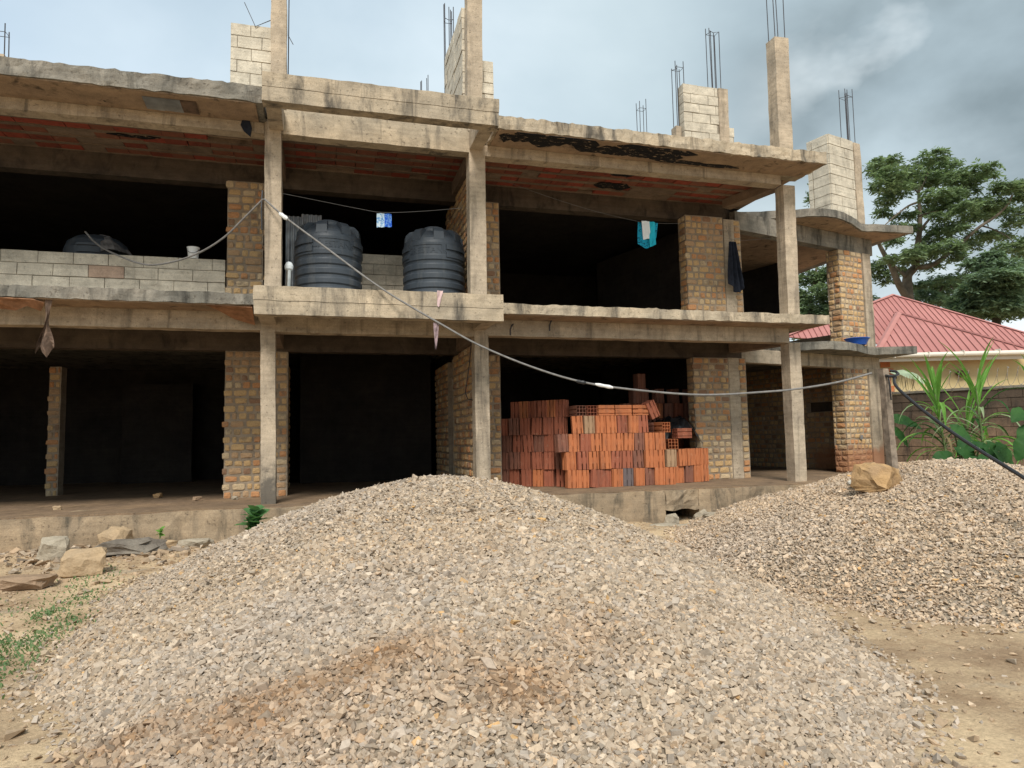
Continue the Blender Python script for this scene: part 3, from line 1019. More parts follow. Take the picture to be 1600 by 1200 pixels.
def brickwork(O, u, width, z0, z1, depth, individual, seed, pale=.0, course=.137, name='brick_pier', hide=None, returns=(False, False), proud=.012):
    """brick-faced masonry: mortar body plus bricks that stand proud.  O: left end of the face, u: direction of the face;
    the body lies to the left of u."""
    g = random.Random(seed)
    d = Vector(u).normalized()
    T = along(O, (O[0] + d.x, O[1] + d.y))
    wall = rpart(name, 0, width, .0, depth, z0, z1, M_MORTAR, .2, .006, T=T)
    ang = math.atan2(d.y, d.x)
    rest = MB()
    wts = [.34 + pale, .18, .32, .10 + pale, .06]
    n_rows = max(1, round((z1 - z0) / course))
    ch = (z1 - z0) / n_rows
    faces = [(0.0, width, 0.0, ang, T, True)]
    for r_ in range(n_rows):
        zc = z0 + (r_ + .5) * ch
        x = -.004 + (g.uniform(-.05, 0) if r_ % 2 else 0)
        while x < width - .05:
            L = g.choice((.135, .145, .15, .16, .235, .25)) if g.random() < .9 else .11
            L = min(L, width - x)
            if width - x - L < .07:
                L = width - x
            xc, bw = x + L / 2, L - g.uniform(.022, .042)
            x += L
            if L < .06 or (hide and hide(xc, zc)):
                continue
            bh = ch - g.uniform(.022, .044)
            pi, mi = g.randrange(len(BPROTO)), g.choices(range(5), wts)[0]
            dp = proud * g.uniform(.35, 1.35)
            zz = zc + g.uniform(-.006, .006)
            if individual and br_n[0] < BR_MAX:
                o = bpy.data.objects.new('brick', BMESH[pi][mi])
                o.location = T((xc, -dp, zz))
                o.rotation_euler = (0, 0, ang)
                o.scale = (bw, .05, bh)
                o.parent = wall
                COL.objects.link(o)
                br_n[0] += 1
            else:
                vs = [T((xc + v[0] * bw, -dp + v[1] * .05, zz + v[2] * bh)) for v in BPROTO[pi][0]]
                rest.add(vs, BPROTO[pi][1], mi)
        # quoin ends seen at the left return
        if returns[0]:
            yy = .02
            while yy < depth - .05:
                L = min(g.choice((.14, .24)), depth - yy)
                mi = g.choices(range(5), wts)[0]
                pi = g.randrange(len(BPROTO))
                vs = [T((-.010 * g.uniform(.4, 1.6) + v[1] * .05, yy + L / 2 - v[0] * (L - .025), zc + v[2] * (ch - .026))) for v in BPROTO[pi][0]]
                rest.add(vs, BPROTO[pi][1], mi)
                yy += L
    if rest.v:
        part('brick', rest, BRICKS, wall, kind='stuff')
    return wall


X1 = (1, 0)
brickwork((-.945, 1.60), X1, .60, .0, 2.555, .26, True, 1, pale=.02)               # left shop pier, lower
brickwork((-.33, 1.62), X1, .42, .0, 2.555, .24, False, 2)                          # behind the column
brickwork((8.12, 1.50), X1, .835, .0, 2.555, .26, True, 3, pale=.12, returns=(True, False), proud=.007)
brickwork((-.945, 1.60), X1, .60, 3.127, 5.60, .26, True, 4, pale=.06)
brickwork((8.07, 1.50), X1, .905, 3.127, 5.60, .30, True, 5, pale=.14, returns=(True, False), proud=.007)
brickwork((-.33, 1.62), X1, .30, 3.127, 5.57, .24, False, 6)
brickwork((9.225, 1.51), X1, .16, .0, 2.555, .26, False, 7, pale=.1)
brickwork((9.245, 1.51), X1, .16, 3.127, 5.57, .26, False, 8, pale=.1)
brickwork((3.46, 1.58), X1, .52, .0, 2.555, .26, False, 9)
brickwork((3.46, 1.58), X1, .55, 3.127, 5.57, .26, False, 10)
# walls running back from the columns (faces turned to the left bay)
brickwork((3.215, 2.27), (0, -1), 2.0, .0, 2.60, .22, False, 11, name='brick_wall', proud=.026)
brickwork((3.205, 2.9), (0, -1), 2.63, 3.127, 5.72, .22, False, 12, name='brick_wall')
brickwork((3.20, 4.4), (0, -1), 1.5, .0, 2.55, .22, False, 13, name='brick_wall', proud=.02)
brickwork((.0, 2.0), (0, 1), 2.4, .0, 2.55, .22, False, 14, name='brick_wall')
brickwork((-4.40, 4.0), X1, .20, .0, 2.5, .3, False, 15, pale=-.05)

# --- inner walls, room shade painted into their colour
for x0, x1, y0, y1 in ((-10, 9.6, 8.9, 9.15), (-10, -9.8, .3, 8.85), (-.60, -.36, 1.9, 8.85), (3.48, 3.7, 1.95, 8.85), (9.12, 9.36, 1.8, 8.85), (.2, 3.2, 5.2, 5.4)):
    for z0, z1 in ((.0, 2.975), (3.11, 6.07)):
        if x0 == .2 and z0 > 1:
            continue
        rpart('inner_wall', x0, x1, y0, y1, z0, z1, M_ROOMSHADE, .8, .006)
rpart('inner_wall', -4.1, -2.5, 7.9, 8.1, .0, 2.5, M_ROOMSHADE, .3, .02)


# --- concrete block masonry
def blockwork(O, u, width, z0, courses, ch, L, depth, seed, name='block_wall', parent=None, ragged=0, left_return=0.0, pinks=0.0, skip=None):
    g = random.Random(seed)
    d = Vector(u).normalized()
    T = along(O, (O[0] + d.x, O[1] + d.y))
    H = courses * ch
    wall = MB().rbox(0.012, width - .012, .012, depth, z0 + .004, z0 + H - (.0 if not ragged else .0) - .012, .25, .004, T=T).build(name, M_BLOCKM, parent or B)
    k3 = [M_BLOCKC, M_BLOCKP]
    for r_ in range(courses):
        x = -(L * .5 if r_ % 2 else 0) - g.uniform(0, .08)
        while x < width - .02:
            a, b = max(0, x), min(width, x + L * g.uniform(.96, 1.04))
            x = b if b > x else x + L
            if b - a < .05 or (skip and skip((a + b) / 2, r_)):
                continue
            pr = g.uniform(-.004, .010)
            MB().rbox(a + .006, b - .006, -pr, depth * .8, z0 + r_ * ch + .006, z0 + (r_ + 1) * ch - g.uniform(.006, .012), .12, .005, mi=0, T=T).build('block', k3[1] if g.random() < pinks else k3[0], wall)
        if left_return:
            y = 0.03
            while y < depth - .03 + left_return:
                MB().rbox(-.012, .1, y, min(y + L * .95, depth + left_return), z0 + r_ * ch + .006, z0 + (r_ + 1) * ch - .008, .14, .004, T=T).build('block', k3[0], wall)
                y += L
    return wall


blockwork((-5.9, 1.56), X1, 4.94, 3.127, 5, .205, .53, .2, 1, 'parapet_wall', pinks=.05)
blockwork((1.0, 1.95), X1, 2.2, 3.11, 7, .2, .42, .2, 2, 'block_wall')
blockwork((-.755, .12), X1, .625, 6.22, 7, .205, .36, .18, 3, 'block_wall')
blockwork((3.04, 2.0), (0, -1), 1.76, 6.2, 12, .2, .42, .19, 4, 'block_wall')
blockwork((3.33, .2), X1, .26, 6.2, 7, .205, .3, .18, 5, 'block_wall')
blockwork((3.02, 3.2), X1, .3, 6.2, 5, .2, .4, .18, 6, 'block_wall')
blockwork((8.14, 1.5), X1, .86, 6.2, 11, .21, .42, .22, 7, 'block_wall')
blockwork((9.25, 1.55), X1, .16, 6.2, 7, .21, .3, .2, 8, 'block_wall')
blockwork((7.82, 2.4), (.35, -.75), .75, 6.2, 6, .2, .4, .18, 9, 'block_wall')


def bars(parent, pts, z0, z1, lean=(0, 0), ties=(.92,), r=.009, hook=False):
    g = random.Random(len(pts) * 7 + int(z1 * 10))
    tops = []
    for (x, y) in pts:
        zt = z1 + g.uniform(-.14, .05)
        dx, dy = lean[0] + g.uniform(-.012, .012), lean[1] + g.uniform(-.012, .012)
        mb = MB()
        mb.tube([(x, y, z0), (x + dx * .3, y + dy * .3, z0 + (zt - z0) * .4), (x + dx, y + dy, zt)], r, 5)
        mb.build('rebar', M_STEEL, parent)
    for t in ties:
        z = z0 + (z1 - z0) * t
        loop = [(x + lean[0] * t, y + lean[1] * t, z) for x, y in pts]
        cx, cy = sum(p[0] for p in loop) / len(loop), sum(p[1] for p in loop) / len(loop)
        loop.sort(key=lambda p: math.atan2(p[1] - cy, p[0] - cx))
        MB().tube(loop + loop[:1], .006, 4).build('stirrup', M_STEEL, parent)


def quad(x, y, w_, d_):
    return [(x, y), (x + w_, y), (x + w_, y + d_), (x, y + d_)]


c1 = column(-.135, .105, 6.25, 8.9, .0, .22, lean=-.004)
bars(c1, [(.125, .12)], 6.3, 9.0, ties=())
MB().tube([(-.55, .1, 8.0), (-.38, .1, 7.62), (-.14, .12, 7.78)], .007, 4).build('rebar', M_STEEL, c1)
MB().tube([(.12, .1, 7.55), (.2, .1, 7.4)], .007, 4).build('rebar', M_STEEL, c1)
c2 = column(3.06, 3.325, 6.22, 8.85, .0, .24, lean=.012)
bars(c2, quad(3.08, 2.05, .16, .16) + [(3.16, 2.1), (3.2, 2.15)], 6.25, 9.9, ties=(.9,))
c3 = column(9.33, 9.645, 6.23, 8.85, .0, .28, lean=.012, amp=.014, label='tall leaning roof column with a rough pitted right edge')
bars(c3, quad(9.40, .04, .23, .2), 8.8, 10.2, ties=(.05, .9))
c4 = column(9.0, 9.24, 6.22, 8.5, 1.48, 1.7, amp=.014)
bars(c4, quad(8.9, 1.55, .22, .16) + [(8.95, 1.6), (9.02, 1.6)], 8.45, 9.95, ties=(.02, .93))
c5 = column(8.0, 8.13, 6.21, 7.6, 1.6, 1.8)
bars(c5, quad(8.05, 1.62, .2, .16) + [(8.13, 1.7)], 7.5, 9.1, ties=(.9,))
c6 = column(8.38, 8.62, 6.21, 8.1, 4.0, 4.2)
bars(c6, quad(8.40, 4.02, .18, .16), 8.0, 9.45, ties=(.85,))
c7 = column(2.86, 3.06, 6.21, 8.6, 4.0, 4.2)
bars(c7, quad(2.87, 4.02, .15, .15), 8.5, 9.35, ties=(.5,))
c8 = column(-4.6, -4.38, 6.21, 7.4, 1.5, 1.7)
bars(c8, quad(-4.58, 1.52, .2, .16), 7.3, 8.0, ties=(.7,))

# --- splintered form boards left under the slabs, hooks, a hanging sheet
def board(pts, th, m, name, label=None):
    mb = MB()
    n = len(pts)
    mb.add([p for p in pts] + [(p[0], p[1] + th * .3, p[2] + th) for p in pts], [tuple(range(n)), tuple(range(2 * n - 1, n - 1, -1))] + [(i, i + n, (i + 1) % n + n, (i + 1) % n) for i in range(n)])
    return part(name, mb, m, label=label)


board([(-.95, -.52, 2.94), (-.32, -.54, 2.92), (-.32, -.06, 2.74), (-.6, -.1, 2.81), (-.8, -.3, 2.9)], .012, M_PLY, 'form_board', 'splintered brown form board sagging under the slab')
board([(-3.6, -.55, 2.945), (-3.1, -.56, 2.93), (-2.98, -.50, 2.90), (-3.05, -.40, 2.80), (-3.2, -.45, 2.86), (-3.35, -.4, 2.8), (-3.6, -.3, 2.84)], .012, M_PLY, 'form_board', 'torn brown form board under the slab edge')
sh = MB()
NX, NZ = 5, 12
sv = []
for l in range(NZ + 1):
    t = l / NZ
    for i in range(NX + 1):
        s = i / NX - .5
        wd = .05 + .15 * t ** 2.2
        sv.append((-2.93 + s * wd - .03 * t + .02 * math.sin(7 * t + 3 * s), -.50 + .05 * math.sin(9 * s + 5 * t) * t, 2.95 - .72 * t * (1 + .12 * math.sin(9 * s + 1))))
sf = [(l * (NX + 1) + i, l * (NX + 1) + i + 1, (l + 1) * (NX + 1) + i + 1, (l + 1) * (NX + 1) + i) for l in range(NZ) for i in range(NX)]
sh.add(sv, sf)
part('hanging_sheet', sh, M_RUSTY, label='crumpled rusty sheet hanging from the slab edge')
for x0, x1, m in ((-1.86, -1.62, M_GALV), (-1.62, -1.36, M_GALV), (-1.36, -1.14, M_RUSTY)):
    board([(x0, -.48, 5.978), (x1, -.48, 5.975), (x1, -.12, 5.955), (x0, -.14, 5.958)], .006, m, 'patch_sheet')
rag = MB()
rag.add([(-.55, -.02, 5.99), (-.43, -.03, 5.98), (-.40, -.035, 5.86), (-.42, -.03, 5.72), (-.52, -.03, 5.80), (-.57, -.025, 5.9)], [(0, 1, 2, 3, 4, 5)])
part('hanging_rag', rag, M_DARKCLOTH, label='dark rag caught on the roof beam')
for x, z in ((4.42, 2.93), (3.72, 2.84)):
    part('bent_rebar', MB().tube([(x + .06, .02, z + .0), (x + .07, -.05, z + .03), (x + .03, -.10, z + .0), (x, -.11, z - .08), (x, -.11, z - .17)], .013, 5), M_STEEL)

def tar(x0, x1, yc, half, z, seed, n=40):
    mb = MB()
    vs = []
    for i in range(n + 1):
        x = x0 + (x1 - x0) * i / n
        e = min(1, i / 3, (n - i) / 3)
        a = half * e * (1 + .9 * mn.noise((x * 2.6, seed, 0)) + .5 * mn.noise((x * 8, seed, 3)))
        b = half * e * (1 + .9 * mn.noise((x * 2.2, seed, 7)) + .5 * mn.noise((x * 9, seed, 5)))
        c_ = yc + .06 * mn.noise((x * 1.5, seed, 9))
        y0, y1 = max(-.62, c_ - max(.004, a)), min(1.7, c_ + max(.004, b))
        vs += [(x, y0, z), (x, y1, z), (x, y0, z + .012), (x, y1, z + .012)]
    fs = []
    for i in range(n):
        b = i * 4
        fs += [(b, b + 1, b + 5, b + 4), (b + 2, b + 6, b + 7, b + 3), (b, b + 4, b + 6, b + 2), (b + 1, b + 3, b + 7, b + 5)]
    mb.add(vs, fs)
    return part('bitumen_patch', mb, M_TAR, label='peeling black bitumen patch under the slab')


k = Mat('peeling_bitumen', .8, .2)
k.color(k.mix(k.ramp(k.noise(9, 7, .7, k.map((1, 2.2, 1))), [(.57, 0), (.63, 1)]), (.012, .012, .014), (.30, .215, .145)))
k.bump(k.noise(14, 6, .7), .5, .01)
M_TAR = k.m
tar(3.5, 5.3, -.46, .19, 5.974, 1)
tar(4.9, 7.0, -.30, .13, 5.970, 2)
tar(6.4, 8.3, -.14, .06, 5.974, 3, 24)
tar(5.6, 7.2, -.50, .10, 5.974, 13, 24)
tar(4.6, 6.3, .36, .05, 5.975, 4)
tar(5.95, 6.5, .62, .10, 5.972, 5, 14)
tar(5.9, 6.7, 1.25, .14, 5.972, 6, 16)
tar(-4.0, -3.3, .5, .10, 5.972, 7, 14)
tar(-2.7, -1.9, .95, .05, 5.972, 8, 14)
tar(-9, -5.2, .7, .3, 5.972, 9, 30)

# --- right wing, turned about fifteen degrees
WP, WQ = (9.38, 1.62), (14.25, 2.86)
WT = along(WP, WQ)
WL = math.dist(WP, WQ)
curve = [(9.4, 2.3), (10.0, 2.18), (10.5, 2.02), (11.0, 1.83), (11.3, 1.66), (11.65, 1.56), (12.0, 1.58), (12.35, 1.70), (12.75, 1.90), (13.1, 2.12), (13.4, 2.30), (13.6, 2.33), (13.75, 2.26), (14.85, 2.18)]
back = [(14.75, 3.0), (14.9, 7.0), (9.5, 7.2)]
wr = part('wing_roof_slab', MB().prism(curve + back, 5.85, 6.03, .14, .012), M_EDGE)
part('wing_soffit', MB().prism([(x * .985 + .19, y + .06) for x, y in curve[:-1]] + [(14.7, 2.3)] + [(14.5, 3.0), (14.6, 6.9), (9.6, 7.1)], 5.835, 5.848, .4, .002, nz=1), M_SOFFIT)
curve2 = [(x, y + .0) for x, y in curve[:-1]] + [(14.5, 1.98)]
part('wing_floor_slab', MB().prism([(x - .02, y - .02) for x, y in curve2] + [(14.45, 3.0), (14.9, 7.0), (9.5, 7.2)], 2.795, 2.975, .14, .012), M_EDGE)
part('wing_ground_slab', MB().prism([(9.3, .9), (10.0, .75), (11.0, 1.0), (12.5, 1.75), (14.6, 2.45), (14.9, 7.2), (9.4, 7.2)], -.9, -.03, .2, .012), M_FLOOR)
rpart('beam', .02, WL, .03, .27, 5.43, 5.83, M_EDGE, .2, .008, T=WT)
rpart('beam', .02, WL, .03, .27, 2.49, 2.79, M_CONC, .2, .008, T=WT)
uw = (WQ[0] - WP[0], WQ[1] - WP[1])
brickwork(WT((3.52, .02, 0))[:2], uw, .96, -.02, 2.49, .34, False, 21, pale=.12, course=.135, returns=(True, False), proud=.007)
brickwork(WT((3.60, .02, 0))[:2], uw, .92, 2.98, 5.43, .34, False, 22, pale=.14, course=.135, returns=(True, False), proud=.007)
cw = rpart('column', 4.50, 4.92, -.01, .34, -.02, 2.49, M_CONC, .2, .008, T=WT)
rpart('column', 4.54, 4.86, -.01, .34, 2.98, 5.43, M_CONC, .2, .008, T=WT)
# wing walls: dark brick back wall with a window hole, side wall, low upper parapet
un = (uw[1], -uw[0])
for a, b, z0, z1 in ((.35, 1.05, -.02, 2.49), (1.05, 1.95, -.02, 1.50), (1.05, 1.95, 1.76, 2.79), (1.95, 5.2, -.02, 2.79)):
    brickwork(WT((4.70, b, 0))[:2], un, b - a, z0, z1, .18, False, 31 + int(a * 10), pale=-.08, name='brick_wall')
rpart('parapet_wall', 4.70, 4.88, .36, 2.5, 2.98, 3.52, M_MORTAR, .3, .008, T=WT)
rpart('inner_wall', 4.70, 4.9, 2.62, 5.2, 2.98, 5.83, M_ROOMSHADE, .6, .006, T=WT)
rpart('inner_wall', 0.0, .2, .4, 5.0, 2.98, 5.83, M_ROOMSHADE, .6, .006, T=WT)
rpart('inner_wall', .2, 4.7, 5.0, 5.2, -.02, 5.83, M_ROOMSHADE, .8, .006, T=WT)
sb = MB()
p = [WT((u_, -.03, z)) for u_, z in ((3.98, .76), (4.07, .76), (4.07, .86), (3.98, .86))]
p2 = [WT((u_, .0, z)) for u_, z in ((3.98, .76), (4.07, .76), (4.07, .86), (3.98, .86))]
sb.add(p + p2, [(0, 1, 2, 3), (0, 4, 5, 1), (1, 5, 6, 2), (2, 6, 7, 3), (3, 7, 4, 0)])
part('socket_box', sb, M_GALV)
# block piers on the wing roof
blockwork(WT((3.45, .0, 0))[:2], uw, .98, 6.03, 9, .255, .46, .26, 41, 'block_pier', left_return=.35, skip=None)
c9 = rpart('column', 4.44, 4.72, -.02, .3, 6.03, 8.3, M_CONC, .16, .014, T=WT)
bars(c9, [WT(q + (0,))[:2] for q in quad(4.36, .05, .26, .2)] + [WT((4.45, .12, 0))[:2], WT((4.52, .12, 0))[:2]], 8.2, 9.75, ties=(.06, .88))
blockwork((10.3, 4.6), (.95, .3), 1.6, 6.03, 4, .22, .42, .2, 42, 'block_wall')
for a, b in ((.60, .99), (.8, .99)):
    pass
# loose wiring hanging by the middle column
part('hanging_wire', MB().tube([(3.14, .3, 2.62), (3.1, .33, 2.2), (3.02, .3, 1.72), (3.06, .28, 1.62), (3.12, .2, 1.60), (3.2, .1, 1.5)], .008, 5), M_BLACK)
part('hanging_wire', MB().tube([(-.24, -.01, 4.88), (-.25, -.03, 4.6), (-.24, -.02, 4.25)], .014, 5), M_BLACK)

# ================================================================== helpers that turn a direction of view into a place
CAM = cam.matrix_world.translation.copy()


def ray(px, py):
    return rt * (px - 800) / 1060 - up * (py - 600) / 1060 + fw


def at(px, py, depth):
    return CAM + ray(px, py) * depth


def at_y(px, py, Y):
    r_ = ray(px, py)
    return CAM + r_ * ((Y - CAM.y) / r_.y)


def in_plane(px, py, P, Q):
    """point seen at px, py in the upright plane through P and Q"""
    n = Vector((Q[1] - P[1], -(Q[0] - P[0]), 0))
    r_ = ray(px, py)
    return CAM + r_ * ((Vector(P) - CAM).dot(n) / r_.dot(n))


def smooth_line(pts, n=6):
    """Catmull-Rom through the points"""
    P = [Vector(p) for p in pts]
    P = [P[0] * 2 - P[1]] + P + [P[-1] * 2 - P[-2]]
    out = []
    for i in range(1, len(P) - 2):
        for s in range(n):
            t = s / n
            a, b, c, d = P[i - 1], P[i], P[i + 1], P[i + 2]
            out.append(.5 * ((2 * b) + (c - a) * t + (2 * a - 5 * b + 4 * c - d) * t * t + (3 * b - a - 3 * c + d) * t ** 3))
    return out + [P[-2]]


def gz(x, y):
    return float(surf_h(np.array([x], float), np.array([y], float))[0])


# ================================================================== STACKED CLAY BLOCKS
def clay_block_mesh(mat, w_=.198, d_=.20, h=.325):
    mb = MB()
    # grooved outline
    prof = []
    gr = .012
    for (ax, ay), (bx, by) in zip([(-w_ / 2, -d_ / 2), (w_ / 2, -d_ / 2), (w_ / 2, d_ / 2), (-w_ / 2, d_ / 2)], [(w_ / 2, -d_ / 2), (w_ / 2, d_ / 2), (-w_ / 2, d_ / 2), (-w_ / 2, -d_ / 2)]):
        ex, ey = bx - ax, by - ay
        L = math.hypot(ex, ey)
        nx, ny = -ey / L, ex / L
        for t, k_ in ((.03, 0), (.30, 0), (.34, 1), (.44, 1), (.48, 0), (.74, 0), (.77, 1), (.83, 1), (.86, 0), (.97, 0)):
            prof.append((ax + ex * t + nx * gr * k_, ay + ey * t + ny * gr * k_))
    n = len(prof)
    mb.add([(x, y, z) for z in (0, h) for x, y in prof], [(i, (i + 1) % n, n + (i + 1) % n, n + i) for i in range(n)])
    # ends: frame with six cells sunk in
    xs = [-w_ / 2 + .012, -w_ / 6 - .004, -w_ / 6 + .004, w_ / 6 - .004, w_ / 6 + .004, w_ / 2 - .012]
    ys = [-d_ / 2 + .012, -d_ / 6 - .004, -d_ / 6 + .004, d_ / 6 - .004, d_ / 6 + .004, d_ / 2 - .012]
    X = [-w_ / 2 + .005] + xs + [w_ / 2 - .005]
    Y = [-d_ / 2 + .005] + ys + [d_ / 2 - .005]
    for z, dz in ((h, -.11), (0, .11)):
        for i in range(7):
            for j in range(7):
                q = [(X[i], Y[j], z), (X[i + 1], Y[j], z), (X[i + 1], Y[j + 1], z), (X[i], Y[j + 1], z)]
                if i % 2 and j % 2:
                    lo = [(x, y, z + dz) for x, y, _ in q]
                    mb.add(q + lo, [(0, 1, 5, 4), (1, 2, 6, 5), (2, 3, 7, 6), (3, 0, 4, 7), (4, 5, 6, 7)])
                else:
                    mb.add(q, [(0, 1, 2, 3)])
    return mb.mesh('hollow_clay_block', mat)


CLAYM = {k_: clay_block_mesh(m) for k_, m in CLAY.items()}
ORD = ['', 'first', 'second', 'third', 'fourth', 'fifth', 'sixth', 'seventh', 'eighth', 'ninth', 'tenth', 'eleventh', 'twelfth', 'thirteenth', 'fourteenth']
ROWW = ['bottom', 'second', 'third', 'fourth', 'top', 'sixth']
g = random.Random(21)
CW = {'orange': 'bright orange', 'red': 'brick red', 'brown': 'dark brown', 'grey': 'sooty grey', 'tan': 'pale tan'}


def clay_block(loc, colour, label, rot=(0, 0, 0)):
    o = bpy.data.objects.new('hollow_clay_block', CLAYM[colour])
    o.location = loc
    o.rotation_euler = rot
    COL.objects.link(o)
    return tag(o, label, 'clay block', 'hollow clay blocks stacked in the ground floor bay')


def course(x0, y0, x1, y1, z, n, words_, wts, skip=(), tall=.325):
    for i in range(n):
        t = (i + .5) / n
        c_ = g.choices(['orange', 'red', 'brown', 'grey', 'tan'], wts)[0]
        yaw = math.atan2(y1 - y0, x1 - x0) + R(g.gauss(0, 5))
        if i in skip:
            continue
        lab = '%s clay block, %s' % (CW[c_], words_.replace('#', ORD[i + 1]))
        clay_block((x0 + (x1 - x0) * t, y0 + (y1 - y0) * t + g.uniform(-.035, .03), z + g.uniform(0, .004)), c_, lab, (R(g.gauss(0, .8)), R(g.gauss(0, 1.6)), yaw))


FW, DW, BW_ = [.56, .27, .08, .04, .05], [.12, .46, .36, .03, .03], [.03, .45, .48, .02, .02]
CH = .327
# front of the stack
course(4.95, .72, 7.10, .66, .018, 10, '# from the dark side, bottom course of the front stack', FW)
course(4.93, .74, 7.15, .68, .018 + CH, 10, '# from the dark side, second course of the front stack', FW)
course(4.80, .78, 6.95, .72, .018 + CH * 2, 10, '# from the dark side, third course of the front stack', FW)
course(5.12, .82, 6.62, .76, .018 + CH * 3, 7, '# from the dark side, fourth course of the front stack', FW)
# second rank behind the front one, seen over the stepped end
course(5.2, 1.05, 7.2, 1.0, .018, 9, '# from the dark side, bottom course behind the front stack', DW, skip=(0, 1, 2, 3, 4, 5, 6))
course(5.2, 1.05, 7.2, 1.0, .018 + CH, 9, '# from the dark side, second course behind the front stack', DW, skip=(0, 1, 2, 3, 4, 5, 6))
# shadowed slanting rank on the column side
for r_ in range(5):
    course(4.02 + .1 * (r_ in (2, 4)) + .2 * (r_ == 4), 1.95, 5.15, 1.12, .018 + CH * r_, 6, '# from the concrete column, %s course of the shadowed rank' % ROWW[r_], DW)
# low stack by the brick pier
course(7.22, .90, 8.08, 1.12, .018, 4, '# from the front stack, bottom course of the low pile', FW)
course(7.30, .92, 8.10, 1.16, .018 + CH, 4, '# from the front stack, upper course of the low pile', FW)
# lying blocks on top, and open ends
for i, x in enumerate((5.62, 5.97, 6.32)):
    clay_block((x, .80, .018 + CH * 4 + .10), 'orange', 'orange clay block lying flat on top of the stack, %s from the open-celled pair' % ('first', 'second', 'third')[i], (0, R(90), R(g.uniform(-3, 3))))
clay_block((6.80, .80, .05 + CH * 3 + .26), 'red', 'brick red clay block tipped over at the end of the top course', (R(2), R(-26), .1))
for i, (x, y, z, c_) in enumerate(((5.28, .92, 4, 'brown'), (5.50, .92, 4, 'red'))):
    clay_block((x, y + .16, .018 + CH * z + .10), c_, 'clay block lying open cells outward on the top course, %s' % ('nearer the shadowed rank', 'beside the flat blocks')[i], (R(90), 0, R(4)))
clay_block((7.28, 1.14, .018 + CH * 2 + .1), 'orange', 'orange clay block with open cells facing out above the low pile', (R(90), 0, R(-12)))
clay_block((7.42, 1.12, .018 + CH * 2 + .305), 'red', 'brick red clay block laid across the open-celled one above the low pile', (0, R(90), R(2)))
clay_block((7.05, 1.2, .018 + CH * 3 + .1), 'orange', 'orange clay block with open cells beside the black plastic sheet', (R(90), 0, R(10)))
clay_block((6.82, 1.2, .018 + CH * 3 + .1), 'brown', 'dark brown clay block lying behind the tipped block', (0, R(90), R(5)))
# dark high stack in the depth of the bay
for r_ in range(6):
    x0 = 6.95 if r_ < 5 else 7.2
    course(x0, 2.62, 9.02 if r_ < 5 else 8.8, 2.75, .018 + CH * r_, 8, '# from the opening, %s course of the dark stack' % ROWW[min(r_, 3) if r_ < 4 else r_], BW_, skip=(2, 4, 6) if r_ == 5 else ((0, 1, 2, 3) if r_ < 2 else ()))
clay_block((7.42, 2.6, .018 + CH * 5 + .325), 'brown', 'dark brown clay block standing alone on top of the deep stack', (0, 0, .1))

# black plastic sheet thrown over blocks
mb = MB()
vs, fs = [], []
for i in range(17):
    for j in range(11):
        s, t = i / 16 - .5, j / 10 - .5
        p = Vector((7.72 + s * .95, 1.62 + t * .6, .0))
        p.z = 1.30 - .55 * max(0, abs(s) - .22) * 2.2 - .75 * max(0, -t - .15) + .09 * mn.noise(p * 5) + .05 * mn.noise(p * 11)
        p.z = max(p.z, .7)
        vs.append(p)
for i in range(16):
    for j in range(10):
        fs.append((i * 11 + j, (i + 1) * 11 + j, (i + 1) * 11 + j + 1, i * 11 + j + 1))
mb.add(vs, fs)
tag(mb.build('plastic_sheet', M_BIN), 'crumpled black plastic sheet over clay blocks by the brick pier', 'plastic sheet')

# ================================================================== WATER TANKS
def text_mesh(body, size, depth):
    cu = bpy.data.curves.new('lettering', 'FONT')
    cu.body = body
    cu.size = size
    cu.extrude = depth
    cu.align_x = 'CENTER'
    cu.align_y = 'CENTER'
    ob = bpy.data.objects.new('lettering', cu)
    COL.objects.link(ob)
    dg = bpy.context.evaluated_depsgraph_get()
    me = bpy.data.meshes.new_from_object(ob.evaluated_get(dg))
    bpy.data.objects.remove(ob)
    bpy.data.curves.remove(cu)
    return me


TEXT = text_mesh('CRESTANK', .15, .006)


def ring_patch(mb, rad, a0, a1, z0, z1, th, n=10, z_slant=0.0):
    """slab that follows the round of the tank"""
    vs, fs = [], []
    for i in range(n + 1):
        a = a0 + (a1 - a0) * i / n
        for r_ in (rad - .01, rad + th):
            for z in (z0, z1):
                vs.append((math.sin(a) * r_, -math.cos(a) * r_, z))
    for i in range(n):
        b = i * 4
        fs += [(b, b + 4, b + 5, b + 1), (b + 2, b + 3, b + 7, b + 6), (b + 1, b + 5, b + 7, b + 3), (b, b + 2, b + 6, b + 4)]
    fs += [(0, 1, 3, 2), (n * 4, n * 4 + 2, n * 4 + 3, n * 4 + 1)]
    mb.add(vs, fs)


